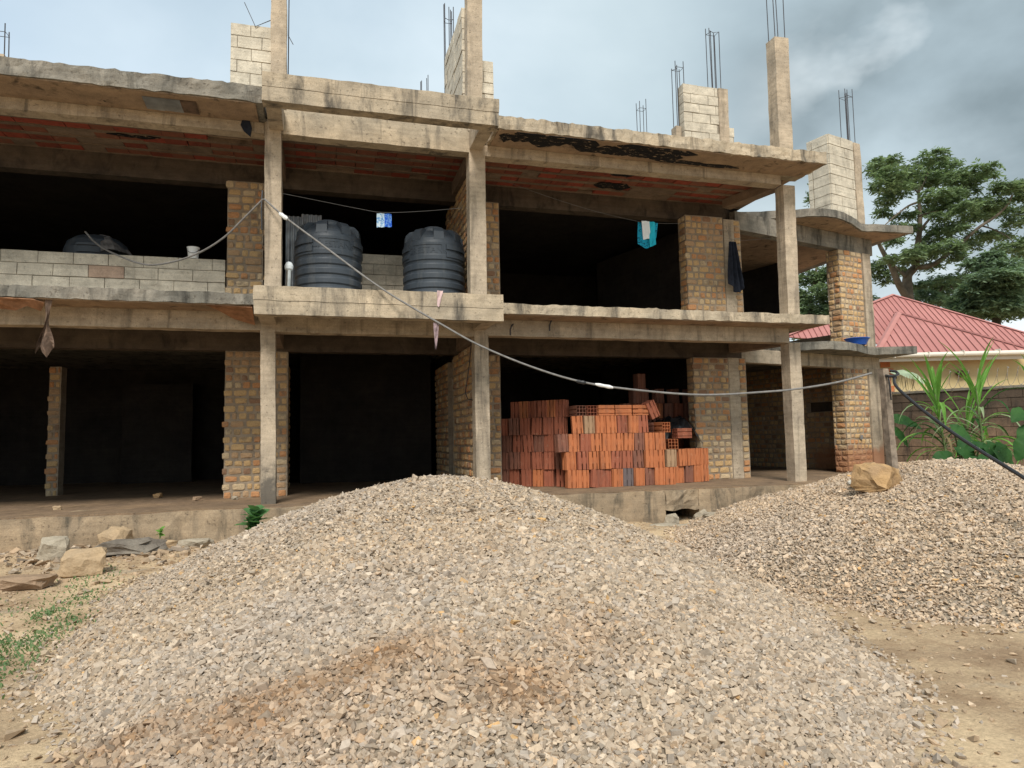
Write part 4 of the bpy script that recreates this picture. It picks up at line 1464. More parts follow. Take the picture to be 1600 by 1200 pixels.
def tank(loc, label, turn=0.0, R0=.555, H=1.58, group='black plastic water tanks on the balcony'):
    t = empty('water_tank', loc, label, 'water tank', group)
    t.rotation_euler = (0, 0, turn)
    prof = [(R0 * .96, 0.0), (R0 * .985, .03)]
    z = .05
    while z < .86:
        prof += [(R0 * .965, z), (R0 * .965, z + .03), (R0, z + .055), (R0 * 1.004, z + .125), (R0, z + .14)]
        z += .16
    prof += [(R0 * .965, .86), (R0 * .97, .885), (R0 * .985, .90), (R0 * .985, 1.20), (R0 * .975, 1.235), (R0 * .93, 1.29), (R0 * .86, 1.34), (R0 * .74, 1.40), (R0 * .62, 1.455), (R0 * .60, 1.50), (R0 * .40, 1.525), (R0 * .36, 1.53)]
    body = MB().lathe(prof, 72).build('tank_body', M_TANK, t, smooth=False)
    lid = MB().lathe([(R0 * .36, 1.525), (R0 * .37, 1.56), (R0 * .33, 1.58), (.02, 1.585)], 40).build('lid', M_TANK, t)
    # lugs that run up the shoulder
    for i in range(8):
        a = 2 * math.pi * (i + .5) / 8
        lg = MB()
        prf = [(R0 * .955, 1.262), (R0 * .93, 1.40), (R0 * .80, 1.475), (R0 * .62, 1.50), (R0 * .60, 1.44), (R0 * .74, 1.39), (R0 * .86, 1.33)]
        wd = [.09, .085, .075, .065, .065, .075, .085]
        vs = []
        for sgn in (-1, 1):
            for (r_, zz), w_ in zip(prf, wd):
                vs.append((math.sin(a) * r_ + math.cos(a) * sgn * w_, -math.cos(a) * r_ + math.sin(a) * sgn * w_, zz))
        lg.add(vs, [tuple(range(6, -1, -1)), tuple(range(7, 14))] + [(i_, (i_ + 1) % 7, 7 + (i_ + 1) % 7, 7 + i_) for i_ in range(7)])
        lg.build('shoulder_lug', M_TANK, t)
    # raised name panel and the pairs of ribs beside it
    for k_ in range(3):
        a = k_ * 2 * math.pi / 3
        fr = MB()
        for z0, z1 in ((.955, .968), (1.157, 1.17)):
            ring_patch(fr, R0 * .985, a - .48, a + .48, z0, z1, .010)
        for s in (-1, 1):
            ring_patch(fr, R0 * .985, a + s * .48 - .012, a + s * .48 + .012, .955, 1.17, .010, 2)
        fr.build('name_panel_frame', M_TANK, t)
        me = TEXT.copy()
        for v in me.vertices:
            aa = a + v.co.x / R0 / .985
            rr = R0 * .985 + v.co.z
            v.co = (math.sin(aa) * rr, -math.cos(aa) * rr, 1.062 + v.co.y)
        me.materials.clear()
        me.materials.append(M_TANK)
        lt = bpy.data.objects.new('lettering', me)
        lt.parent = t
        COL.objects.link(lt)
        for zz in (.945, 1.085):
            rb = MB()
            ring_patch(rb, R0 * .985, a + .62, a + 1.45, zz, zz + .085, .022, 10)
            rb.build('side_rib', M_TANK, t)
    return t


tank((.775, .78, 3.102), 'ribbed grey black water tank beside the corrugated sheets on the balcony', R(9))
tank((2.58, .76, 3.102), 'ribbed grey black water tank close to the brick wall on the balcony', R(-22), R0=.545, H=1.58)

t3 = empty('water_tank', (-3.2, 2.45, 3.128), 'dark water tank half covered by dusty tarp behind the block parapet', 'water tank')
MB().lathe([(.50, 0), (.52, .1), (.52, .95), (.52, 1.26), (.47, 1.40), (.36, 1.49), (.2, 1.54), (.05, 1.55)], 40).build('tank_body', M_TANK, t3)
rb = MB()
ring_patch(rb, .52, -.35, .35, 1.26, 1.30, .03)
ring_patch(rb, .52, -.35, .35, 1.14, 1.20, .03)
rb.build('side_rib', M_TANK, t3)
mb = MB()
vs, fs = [], []
for i in range(24):
    a = -1.2 + 4.0 * i / 23
    for j in range(8):
        t = j / 7
        r_ = .06 + t * (.53 + .05 * math.sin(5 * a))
        z = 4.70 - .36 * t ** 2.2 + .035 * mn.noise((a * 2, t * 4, 2)) - .1 * max(0, math.sin(a * 3.3)) * t
        vs.append((-3.2 + math.cos(a) * r_, 2.45 + math.sin(a) * r_ - .04 * t, z))
for i in range(23):
    for j in range(7):
        fs.append((i * 8 + j, (i + 1) * 8 + j, (i + 1) * 8 + j + 1, i * 8 + j + 1))
mb.add(vs, fs)
tag(mb.build('tarp', M_TARP), 'dusty grey tarp draped over the tank behind the parapet', 'tarp')

# corrugated sheets standing behind the first tank, and a wrapped steel pipe
mb = MB()
vs, fs = [], []
n = 60
for i in range(n + 1):
    x = .04 + .62 * i / n
    y = 1.46 + .018 * math.sin(i / n * 2 * math.pi * 8)
    for z, dy in ((3.1, -.12), (4.98 + .05 * (x > .3), .0)):
        vs.append((x, y + dy, z))
for i in range(n):
    fs.append((i * 2, i * 2 + 2, i * 2 + 3, i * 2 + 1))
mb.add(vs, fs)
tag(mb.build('corrugated_sheet', M_GALV), 'grey corrugated metal sheet standing upright behind the water tank', 'metal sheet')
MB_ = MB()
pp = empty('metal_pipe', (.15, .32, 3.1), 'short silver metal pipe with a pale wrapped top by the tank', 'pipe')
MB().tube([(-.02, 0, 0), (0, 0, .62)], .045, 12).build('pipe_body', plain('bright_metal', (.55, .54, .50), .35, .5, .2, 6, 0, .8), pp)
MB().lathe([(.04, .60), (.065, .63), (.07, .68), (.05, .73), (.02, .75)], 14).build('wrapped_top', M_WHITEC, pp)

# ================================================================== BUCKET, BASIN
bk = empty('bucket', (-1.49, 1.62, 4.152), 'small white plastic bucket on top of the block parapet', 'bucket')
MB().lathe([(.075, 0), (.08, .01), (.098, .185), (.106, .187), (.106, .20), (.094, .20), (.075, .02), (.01, .018)], 32, caps=False).build('pail', M_WHITEP, bk)
MB().tube([(.1 * math.cos(a), -.02 - .1 * math.sin(a), .18 - .10 * math.sin(a)) for a in [math.pi * i / 12 for i in range(13)]], .004, 5).build('handle', M_STEEL, bk)
bs = MB().lathe([(.17, 0), (.19, .01), (.26, .15), (.285, .155), (.285, .168), (.25, .166), (.18, .02), (.01, .015)], 36, caps=False).build('basin', M_BLUEP, loc=(12.93, 2.17, 2.985))
tag(bs, 'blue plastic basin on the curved slab below the brick pier', 'basin')

# ================================================================== WASHING
def cloth(name, m, fn, nu, nv, label, cat, th=.006):
    mb = MB()
    vs = [fn(i / nu, j / nv) for i in range(nu + 1) for j in range(nv + 1)]
    q = [(i * (nv + 1) + j, (i + 1) * (nv + 1) + j, (i + 1) * (nv + 1) + j + 1, i * (nv + 1) + j + 1) for i in range(nu) for j in range(nv)]
    back_ = [(x, y + th, z) for x, y, z in vs]
    mb.add(list(vs) + back_, q + [tuple(k_ + len(vs) for k_ in reversed(f)) for f in q])
    o = mb.build(name, m, smooth=True)
    return tag(o, label, cat)


w1 = smooth_line([at_y(x, y, .16) for x, y in ((440, 302), (500, 314), (560, 326), (600, 332), (660, 330), (722, 325))], 5)
tag(MB().tube(w1, .004, 4).build('clothes_wire', M_WIRE), 'thin wire sagging above the two water tanks', 'wire')
tw = at_y(588, 334, .16)
cloth('towel', M_PALET, lambda u, v: (tw.x + .005 + .125 * u, .15 + .012 * math.sin(9 * u + 2 * v) - .012, tw.z - .235 * v + .01 * u), 8, 8, 'pale blue and white patterned towel on the wire above the tanks', 'towel')
cloth('towel', M_BLUET, lambda u, v: (tw.x + .128 + .12 * u, .15 + .012 * math.sin(8 * u + 3 * v) - .022, tw.z - .225 * v + .004), 8, 8, 'deep blue towel on the wire above the tanks', 'towel')
w2 = smooth_line([at_y(x, y, .95) for x, y in ((760, 272), (850, 305), (930, 330), (998, 346), (1033, 349), (1078, 349))], 5)
tag(MB().tube(w2, .003, 4).build('clothes_wire', M_WIRE), 'thin wire across the upper bay carrying the turquoise clothes', 'wire')
wa, wb = at_y(997, 346, .95), at_y(1030, 349, .95)
cloth('patterned_cloth', M_BATIK, lambda u, v: (wa.x + .42 * u - .02 * v, .95 + .02 * math.sin(11 * u + 3 * v), wa.z - .01 - (.40 + .12 * math.sin(2.6 * u + .4)) * v * (1 - .35 * max(0, u - .55) * 2)), 16, 12, 'teal and black patterned garment hung on the wire in the upper bay', 'garment')
cloth('white_cloth', M_WHITEC, lambda u, v: (wa.x + .06 + .17 * u + .02 * v, .915 + .012 * math.sin(9 * u), wa.z + .008 - .38 * v * (1 - .1 * u)), 8, 8, 'white cloth hung in front of the teal patterned garment', 'garment')
cloth('turquoise_cloth', M_TEAL, lambda u, v: (wa.x + .235 + .13 * u - .06 * v + .05 * v * v, .92 + .014 * math.sin(8 * u + 4 * v), wa.z + .004 - (.52 - .06 * u) * v), 8, 10, 'plain turquoise cloth hung beside the white one', 'garment')
ca = at_y(1137, 377, 1.3)
cloth('dark_garment', M_DARKCLOTH, lambda u, v: (ca.x + .03 + (.17 + .22 * v) * u - .04 * v + .14 * v * v * (1 - abs(2 * u - 1)) * .4, 1.30 + .045 * math.sin(19 * u + 2.5 * v) * (.4 + v), ca.z - (.86 + .24 * math.sin(3.0 * u + .2)) * v), 18, 14, 'long black garment hanging by the brick pier upstairs', 'garment')
tag(MB().tube([at_y(1134, 352, 1.45), at_y(1141, 374, 1.32), at_y(1160, 376, 1.30), at_y(1210, 372, .6)], .004, 4).build('clothes_wire', M_WIRE), 'short wire from the brick pier holding the black garment', 'wire')
ra = at_y(683, 456, -1.02)
cloth('pink_rag', M_PINK, lambda u, v: (ra.x + .09 * u * (1 - .35 * v), -1.018 - .012 * math.sin(7 * u + 5 * v), ra.z + .02 - .25 * v * (.75 + .25 * math.sin(3 * u + .6))), 6, 8, 'pale pink rag hung over the balcony edge below the tank', 'rag')
rb_ = at_y(677, 504, -1.32)
cloth('mauve_rag', M_MAUVE, lambda u, v: (rb_.x + (.085 - .06 * v) * u + .02 * v, -1.33 + .012 * math.sin(8 * u + 6 * v), rb_.z - (.36 + .04 * math.sin(9 * u)) * v), 6, 10, 'twisted mauve rag tied to the cable under the balcony', 'rag')

# ================================================================== POST AND CABLE
PT = Vector((8.27, -3.33, 1.74))
po = MB()


def post_T(v):
    return (8.335 + v[0] - .066 * v[2], -3.28 + v[1] - .03 * v[2], v[2])


po.rbox(-.05, .05, -.05, .05, -.62, 1.80, .12, .012, T=post_T)
post = po.build('wooden_post', M_WOOD)
tag(post, 'grey weathered wooden post holding the cable behind the boulder', 'post')
A0 = at_y(413, 311, -.045)
PB = at_y(585, 443, -1.05)
cab = empty('cable', A0, 'long grey cable slung from the balcony column to the wooden post', 'cable')
E1 = Vector((8.235, -3.42, 1.70))


def cable_part(name, pix, P, Q, r_, m, n=5, first=None, last=None, extra=()):
    pts = [in_plane(x, y, P, PB if P is A0 and Q is E1 and x < 586 else Q) if not (P is A0 and Q is E1 and x >= 586) else in_plane(x, y, PB, Q) for x, y in pix]
    if first is not None:
        pts[0] = Vector(first)
    if last is not None:
        pts[-1] = Vector(last)
    pts += [Vector(e) for e in extra]
    o = MB().tube([p - A0 for p in smooth_line(pts, n)], r_, 7).build(name, m, cab)
    return pts


main = cable_part('span', [(413, 311), (445, 339), (500, 380), (560, 425), (585, 443), (620, 466), (690, 507), (750, 540), (830, 573), (910, 597), (1000, 610), (1100, 617), (1200, 612), (1250, 607), (1310, 597), (1362, 583)], A0, E1, .0145, M_ROPE)
T3P = Vector((-3.36, 1.78, 4.6))
cable_part('span', [(411, 311), (380, 342), (350, 371), (311, 395), (266, 410), (224, 413), (175, 395), (150, 380), (133, 362)], A0, T3P, .015, M_ROPE)
endp = Vector((7.14, -6.02, .46))
cable_part('span', [(1378, 583), (1400, 603), (1425, 627), (1460, 655), (1500, 684), (1550, 716), (1602, 748)], PT, endp, .020, M_BLACK, first=E1 + Vector((.05, -.02, .0)), extra=[(6.75, -6.9, .12), (6.2, -7.9, -.3), (5.9, -8.6, -.47)])
# tape and knots
for (x, y), r_, m, L in (((443, 338), .035, M_TAPE, .09), ((908, 597), .028, M_BLACK, .07), ((944, 603), .026, M_TAPE, .13)):
    a, b = [in_plane(x + q, y + q * (.75 if x < 500 else .19), A0 if x < 500 else PB, PB if x < 500 else E1) for q in (-8, 8)]
    d = (b - a).normalized() * L
    c_ = (a + b) / 2
    MB().tube([c_ - d - A0, c_ - d * .5 - A0, c_ - A0, c_ + d * .5 - A0, c_ + d - A0], [r_ * .6, r_, r_ * .85, r_ * 1.05, r_ * .6], 8).build('tape_wrap', m, cab)
MB().tube([Vector((8.28, -3.40, 1.70 + .03 * math.sin(i))) - A0 + Vector((.085 * math.cos(i * .9), .085 * math.sin(i * .9), .01 * i - .03)) for i in range(9)], .02, 6).build('knot', M_BLACK, cab)
MB().tube([Vector((8.20, -3.43, 1.68)) - A0, Vector((8.19, -3.45, 1.52)) - A0, Vector((8.21, -3.44, 1.36)) - A0], .011, 6).build('loose_end', M_BLACK, cab)

# ================================================================== ROCKS
def rock(name, loc, size, yaw, m, seed, label, cat='stone', sink=.12, rough=.05, group=None, tilt=0.0, boxy=.5):
    g = random.Random(seed)
    bm = bmesh.new()
    for i in range(22):
        v = Vector((g.gauss(0, 1), g.gauss(0, 1), g.gauss(0, 1))).normalized()
        for a in range(3):
            v[a] = math.copysign(abs(v[a]) ** boxy, v[a])
        bm.verts.new(v * g.uniform(.86, 1.0))
    r_ = bmesh.ops.convex_hull(bm, input=bm.verts)
    bmesh.ops.delete(bm, geom=[e for e in r_['geom_interior'] if isinstance(e, bmesh.types.BMVert)], context='VERTS')
    bmesh.ops.triangulate(bm, faces=bm.faces[:])
    bmesh.ops.subdivide_edges(bm, edges=bm.edges[:], cuts=3, use_grid_fill=True)
    for v in bm.verts:
        v.co += mn.noise_vector(v.co * 1.6 + Vector((seed, 0, 0))) * rough * 2.4 + mn.noise_vector(v.co * 6 + Vector((0, seed, 0))) * rough * .8
        v.co = Vector((v.co.x * size[0] / 2, v.co.y * size[1] / 2, v.co.z * size[2] / 2))
    me = bpy.data.meshes.new(name)
    bm.to_mesh(me)
    bm.free()
    me.materials.append(m)
    o = bpy.data.objects.new(name, me)
    o.location = (loc[0], loc[1], loc[2] + size[2] / 2 * (1 - sink * 2))
    o.rotation_euler = (R(tilt), 0, yaw)
    COL.objects.link(o)
    return tag(o, label, cat, group)


def rock_g(name, x, y, size, yaw, m, seed, label, **kw):
    return rock(name, (x, y, gz(x, y)), size, yaw, m, seed, label, **kw)


rock('boulder', (7.40, -3.98, gz(7.40, -3.98) - .03), (.60, .46, .42), .35, M_ROCKY, 61, 'large yellow brown boulder on the gravel heap by the wooden post', 'boulder', rough=.085, boxy=.42)
rock('white_stone', at(1336, 752, 9.0) - Vector((0, 0, .06)), (.19, .15, .10), .2, M_ROCKW, 5, 'white stone behind the boulder on the side away from the post')
rock('white_stone', at(1409, 755, 9.0) - Vector((0, 0, .07)), (.24, .16, .13), .6, M_ROCKW, 6, 'large white stone behind the boulder beside the post foot')
rock('white_stone', at(1424, 746, 9.2) - Vector((0, 0, .04)), (.14, .10, .08), 1.6, M_ROCKW, 7, 'small flat white stone behind the boulder beyond the post')
rock_g('stone', -2.47, -1.40, (.36, .30, .34), .3, M_ROCKG, 41, 'upright grey stone block on the earth below the plinth')
rock_g('stone', -1.86, -2.38, (.52, .34, .34), .15, M_ROCKT, 42, 'broad tan stone with a flat face beside the gravel heap')
rock_g('stone', -1.98, -.72, (.42, .32, .32), -.3, M_ROCKT, 43, 'tan wedge shaped stone leaning near the plinth wall', tilt=8)
rock_g('rubble_lump', -1.66, -1.35, (.84, .38, .24), .12, M_ROCKD, 44, 'long dark lump of concrete rubble below the plinth', cat='rubble', rough=.10)
rock_g('stone', -2.25, -2.95, (.66, .42, .18), -.1, M_ROCKB, 45, 'flat reddish brown stone half sunk in the bare earth', sink=.2)
rock_g('stone', -1.40, -.78, (.40, .26, .13), .4, M_ROCKT, 16, 'flat tan stone between the rubble lump and the weed', sink=.2)
rock_g('stone', -.98, -.80, (.46, .32, .15), -.2, M_ROCKG, 17, 'low pale stone beside the green weed', sink=.22)
rock_g('stone', -2.95, -2.3, (.22, .18, .10), .7, M_ROCKB, 18, 'small brown stone near the flat reddish stone')
rock_g('stone', 6.0, -.95, (.55, .30, .07), .2, M_ROCKG, 19, 'thin flat grey slab lying at the edge of the hollow by the plinth', sink=.1)
rock_g('stone', 6.28, -1.15, (.40, .24, .07), -.4, M_ROCKG, 20, 'smaller flat slab before the hollow by the plinth', sink=.1)
rock('stone', (6.36, -.52, -.62), (.24, .3, .28), .4, M_ROCKG, 23, 'broken lump of plinth at the edge of the dark drain hollow')
rock('stone', (6.90, -.55, -.60), (.20, .26, .34), 1.4, M_ROCKG, 24, 'rough broken lump on the far edge of the drain hollow')
rock_g('stone', 6.75, -1.1, (.42, .22, .08), .9, M_ROCKG, 22, 'flat slab on the heap side of the hollow by the plinth', sink=.1)
for i, (x, y, s, l) in enumerate(((-3.1, .62, .10, 'small pale stone lying on the bare earthy floor edge'), (-1.3, 1.3, .12, 'small brown clod on the floor before the brick pier'), (-2.1, 2.3, .15, 'orange stone on the dim floor of the open bay'), (-.72, 1.2, .10, 'small grey stone at the foot of the brick pier'))):
    rock('stone', (x, y, .015), (s * 1.4, s, s * .7), i * .7, (M_ROCKT, M_ROCKB, M_ROCKY, M_ROCKG)[i], 30 + i, l)

# ================================================================== PLANTS
def leaf_blade(mb, base, d, length, width, droop, m=0, n=6, fold=.25, upv=Vector((0, 0, 1)), twist=0.0, tipw=.0):
    """strap leaf with a folded midrib that bends under its own weight"""
    p = Vector(base)
    d = Vector(d).normalized()
    vs, fs = [], []
    side = d.cross(upv)
    side = side.normalized() if side.length > 1e-3 else Vector((1, 0, 0))
    for i in range(n + 1):
        t = i / n
        wd = width * (.35 + 1.3 * t) if t < .4 else width * (.87 + .13 * (1 - (t - .4) / .6)) * max(tipw, (1 - ((t - .4) / .6) ** 2.2))
        s2 = (side * math.cos(twist * t) + upv * math.sin(twist * t))
        nrm = s2.cross(d)
        vs += [p + s2 * wd / 2 + nrm * wd * fold, p, p - s2 * wd / 2 + nrm * wd * fold]
        d = (d + Vector((0, 0, -1)) * droop * (.3 + t) / n * 1.8).normalized()
        p = p + d * length / n
    for i in range(n):
        b = i * 3
        fs += [(b, b + 1, b + 4, b + 3), (b + 1, b + 2, b + 5, b + 4)]
    mb.add(vs, fs, m)


def cane_plant(base, height, lean, seed, label, n_leaf=40, n_dry=16):
    g = random.Random(seed)
    o = empty('cane_plant', base, label, 'plant', 'tall cane plants along the boundary wall')
    b = Vector((0, 0, 0))
    top = Vector((lean[0], lean[1], height * .66))
    MB().tube([b, top * .5 + Vector((.02, 0, 0)), top], [.028, .024, .014], 7).build('stem', M_STEM, o)
    for s in range(2):
        q = Vector((g.uniform(-.12, .12), g.uniform(-.1, .1), 0))
        MB().tube([q, q + top * .45], [.02, .012], 6).build('stem', M_STEM, o)
    for i in range(n_leaf):
        t = .40 + .60 * i / (n_leaf - 1)
        a = g.uniform(0, 6.283)
        upness = g.uniform(.5, 1.3) + 2.4 * max(0, t - .6) * 2.0
        mb = MB()
        L = g.uniform(.75, 1.3) * (1.0 if t < .85 else .95)
        leaf_blade(mb, top * t, (math.cos(a), math.sin(a), upness), L, g.uniform(.045, .085), g.uniform(1.1, 2.8) * (1.0 if t < .8 else .3), n=8)
        mb.build('leaf', M_STRAP if t > .78 or g.random() < .35 else M_STRAPP if g.random() < .7 else M_TARO, o)
    for i in range(n_dry):
        a = g.uniform(0, 6.283)
        mb = MB()
        leaf_blade(mb, top * g.uniform(.2, .6), (math.cos(a), math.sin(a), .8), g.uniform(.4, .7), .05, 3.2, n=7)
        mb.build('leaf', M_DRYLEAF, o)
    return o


def ground_at(px, py, d):
    p = at(px, py, d)
    return Vector((p.x, p.y, -.5))


cane_plant(ground_at(1486, 720, 13.3), 3.35, (-.24, .05), 2, 'tall cane plant with bright upright leaves, nearer the wooden post')
cane_plant(ground_at(1540, 715, 13.0), 3.4, (-.05, .05), 6, 'tall cane plant with pale arching leaves, farther from the wooden post')
cane_plant(ground_at(1660, 715, 12.6), 3.1, (-.35, .0), 8, 'cane plant leaning in from beyond the boundary wall corner', 22, 3)
cane_plant(ground_at(1512, 718, 13.7), 2.5, (.05, .0), 13, 'short dull cane plant between the two tall ones', 20, 9)


def broad_leaf(mb, base, d, size, nrm, fold=.18, jag=0.0, aspect=.8, m=0):
    d = Vector(d).normalized()
    nrm = Vector(nrm)
    nrm = (nrm - d * nrm.dot(d)).normalized()
    s = d.cross(nrm)
    n = 9
    vs = []
    for i in range(n + 1):
        t = i / n
        w_ = aspect * size * (math.sin(math.pi * min(1, t * .93 + .07)) ** .62) * (1.08 - .55 * t) * .62
        x = size * (t - .12)
        wob = .04 * size * math.sin(i * 2.4) + jag * size * .1 * (i % 2)
        c_ = Vector(base) + d * x - nrm * size * .32 * t * t
        vs += [c_ + s * (w_ - abs(wob) * .5) + nrm * (fold * w_ + wob * .6) - d * size * .10 * (t < .15), c_ + s * w_ * .5 + nrm * (fold * w_ * .32 + wob * .2), c_, c_ - s * w_ * .5 + nrm * (fold * w_ * .32 - wob * .2), c_ - s * (w_ - abs(wob) * .5) + nrm * (fold * w_ - wob * .6) - d * size * .10 * (t < .15)]
    fs = [(i * 5 + j, i * 5 + j + 1, (i + 1) * 5 + j + 1, (i + 1) * 5 + j) for i in range(n) for j in range(4)]
    mb.add(vs, fs, m)


def broad_plant(base, leaves, label, m=M_TARO, aspect=.8):
    o = empty('broad_leaved_plant', base, label, 'plant')
    B0 = Vector(base)
    for (tip, d, size) in leaves:
        tip = Vector(tip)
        mid = (B0 + tip) / 2 + Vector((0, 0, .12))
        MB().tube([p - B0 for p in smooth_line([B0, mid, tip], 4)], .014, 5).build('stalk', M_STEM, o)
        mb = MB()
        dv = rt * d[0] - up * d[1] + fw * d[2]
        broad_leaf(mb, tip - B0, dv, size, Vector((-.25, -.65, .75)), aspect=aspect)
        mb.build('leaf', m, o)
    return o


broad_plant(ground_at(1510, 730, 12.6), [(at(1490, 672, 12.4), (.9, .35, -.4), .42), (at(1518, 690, 12.2), (-.8, .4, -.3), .40), (at(1500, 700, 12.1), (.7, .6, -.5), .44), (at(1487, 716, 12.2), (-1, .12, -.3), .5), (at(1530, 700, 12.0), (.8, .3, -.4), .40), (at(1505, 722, 12.0), (-.9, .2, -.6), .36), (at(1520, 722, 11.9), (.8, .4, -.5), .42)], 'broad leaved green plant at the foot of the cane plants')
broad_plant(ground_at(1560, 730, 12.2), [(at(1545, 700, 12.0), (.75, .75, -.4), .46), (at(1560, 705, 11.9), (.8, .8, -.2), .58), (at(1545, 715, 11.8), (-.6, .3, -.5), .34)], 'broad leaved plant with a drooping leaf beside the tall cane plant')
broad_plant(ground_at(1640, 730, 11.6), [(at(1600, 644, 11.4), (-.9, .25, -.5), .36), (at(1612, 672, 11.3), (-.9, .6, -.4), .40), (at(1606, 690, 11.2), (-.8, .9, -.3), .40)], 'broad leaved plant reaching in beyond the cane plants')
broad_plant(ground_at(1395, 730, 14.5), [(at(1398, 655, 14.3), (1, .10, -.3), .66), (at(1396, 672, 14.2), (.8, .62, -.3), .52)], 'dark banana like plant behind the corner pier', M_TARO, .5)


def herb(base, n, size, seed, label, m, name='weed'):
    g = random.Random(seed)
    o = empty(name, base, label, 'weed')
    base = Vector(base)
    MB().tube([(0, 0, -.03), (.01, 0, size * .5), (.02, .0, size * .95)], [.01, .008, .004], 5).build('stem', M_STEM, o)
    for i in range(n):
        t = i / n
        a = i * 2.4
        mb = MB()
        broad_leaf(mb, (0.02 * t, 0, size * (.12 + .8 * t)), (math.cos(a), math.sin(a), g.uniform(.1, .5) + .9 * t), size * g.uniform(.5, .8) * (1.1 - .5 * t), (g.uniform(-.3, .3), g.uniform(-.6, .1), 1), aspect=.85)
        mb.build('leaf', m, o)
    return o


wp = at_y(397, 834, -1.15)
herb(wp, 22, .36, 3, 'bushy green weed growing between plinth and gravel heap', M_WEED)
wp2 = at_y(250, 838, -.68)
herb(wp2, 9, .12, 4, 'tiny bright green weed at the foot of the plinth', M_STRAP)
wp3 = at(190, 878, 9.2)
herb(wp3 - Vector((0, 0, .03)), 10, .12, 5, 'small green weed under the dark rubble lump', M_WEED)

# low grass creeping along the foot of the heap
g = np.random.default_rng(4)
gv, gf = [], []
spots = [(-1.62, -3.0, .26, 90), (-1.5, -3.7, .22, 110), (-1.35, -4.6, .2, 150), (-1.42, -5.15, .22, 200), (-1.36, -5.7, .2, 200), (-1.62, -5.6, .22, 110), (-1.3, -6.25, .14, 90), (-1.75, -2.45, .2, 60), (-2.0, -4.0, .3, 50), (-1.85, -6.0, .3, 60), (-1.7, -5.1, .16, 160), (-1.6, -4.2, .12, 120), (-2.1, -6.6, .3, 120)]
for sx, sy, sr, n in spots:
    for _ in range(int(n * 1.5)):
        x, y = sx + g.normal(0, sr * .55), sy + g.normal(0, sr)
        z = gz(x, y)
        a, L = g.uniform(0, 6.28), g.uniform(.015, .05)
        tilt = g.uniform(.5, 1.5)
        d = np.array([math.cos(a) * tilt, math.sin(a) * tilt, 1.0])
        d /= np.linalg.norm(d)
        s = np.array([-math.sin(a), math.cos(a), 0]) * g.uniform(.004, .010)
        b = np.array([x, y, z - .003])
        o_ = len(gv)
        gv += [b - s * .6, b + s * .6, b + d * L * .6 + s, b + d * L * .6 - s, b + d * L]
        gf += [(o_, o_ + 1, o_ + 2), (o_, o_ + 2, o_ + 3), (o_ + 3, o_ + 2, o_ + 4)]
o = bpy.data.objects.new('grass', np_mesh('grass', np.array(gv), np.array(gf), M_GRASS))
COL.objects.link(o)
tag(o, 'low patches of creeping grass along the foot of the gravel', kind='stuff')

# ================================================================== BOUNDARY WALL AND RAZOR WIRE
bw = empty('boundary_wall', (14.6, 3.0, -.5), 'mud stained block boundary wall beside the building', 'wall')
bw.matrix_world = Matrix.Identity(4)
M_BLOCKC, M_BLOCKP, M_BLOCKM, _keep = M_WALLBLK, M_WALLBLK, M_WALLMOR, (M_BLOCKC, M_BLOCKP, M_BLOCKM)
P0, P1 = (13.35, 5.36), (17.6, -2.6)
blockwork(P0, (P1[0] - P0[0], P1[1] - P0[1]), math.dist(P0, P1), -.55, 11, .22, .45, .2, 51, 'masonry', parent=bw)
M_BLOCKC, M_BLOCKP, M_BLOCKM = _keep
TW = along(P0, P1)
LW = math.dist(P0, P1)
MB().rbox(-.02, LW, -.03, .23, 1.872, 1.93, .25, .012, T=TW).build('coping', M_EDGE, bw)
rz = empty('razor_wire', (14.6, 3.0, 1.93), 'coil of razor wire along the top of the boundary wall', 'razor wire')
rz.matrix_world = Matrix.Identity(4)
pts = []
turns = 44
for i in range(turns * 14 + 1):
    a = 2 * math.pi * i / 14
    u_ = .3 + (LW - .6) * i / (turns * 14)
    pts.append(TW((u_ + .04 * math.sin(a), .1 + .20 * math.cos(a), 2.15 + .21 * math.sin(a))))
MB().tube(pts, .005, 4).build('coil', plain('dull_razor_steel', (.22, .19, .16), .6, .4, .3), rz)
mb = MB()
for i in range(6, len(pts) - 6, 3):
    p, q = Vector(pts[i]), Vector(pts[i + 1])
    d = (q - p).normalized()
    s = d.orthogonal().normalized() * .028
    mb.add([p - s, p + d * .018, p + s, p - d * .018], [(0, 1, 2, 3)])
o = mb.build('barb', M_GALV, rz)
o['kind'] = 'stuff'
# a dead banana leaf thrown over the wire
dl = empty('dead_leaf', at(1420, 578, 15.6), 'faded banana leaf with dry strands lying over the razor wire', 'leaf')
d0 = Vector(dl.location)
mb = MB()
broad_leaf(mb, at(1400, 582, 15.9) - d0, at(1455, 584, 15.2) - at(1400, 580, 15.9), .95, (-.2, -.5, .8), aspect=.32)
mb.build('blade', plain('faded_leaf', (.30, .37, .25), .7, .2, .25, 5), dl)
mb = MB()
g = random.Random(3)
for i in range(26):
    b = at(1400 + i * 1.9, 585 + 3 * g.random(), 15.7 - i * .02) - d0
    leaf_blade(mb, b, (g.uniform(-.3, .3), g.uniform(-.3, .3), -1), g.uniform(.15, .42), .02, 1.0, n=4)
o = mb.build('dry_strands', M_DRYLEAF, dl)
o['kind'] = 'stuff'

# ================================================================== HOUSE BEYOND THE WALL
hs = empty('house', (18, 6, -.5), 'yellow house with a pinkish red hipped metal roof beyond the wall', 'house')
hs.matrix_world = Matrix.Identity(4)
RM, RML, RMR = at(1395, 461, 25.5), at(1225, 526, 22.5), at(1760, 566, 21.5)
PA, PL, PR = at(1404, 489, 22.0), at(1368, 553, 19.9), at(1625, 550, 19.0)
PLb = PL + (RM - PA) * .9
PLb.z = PL.z


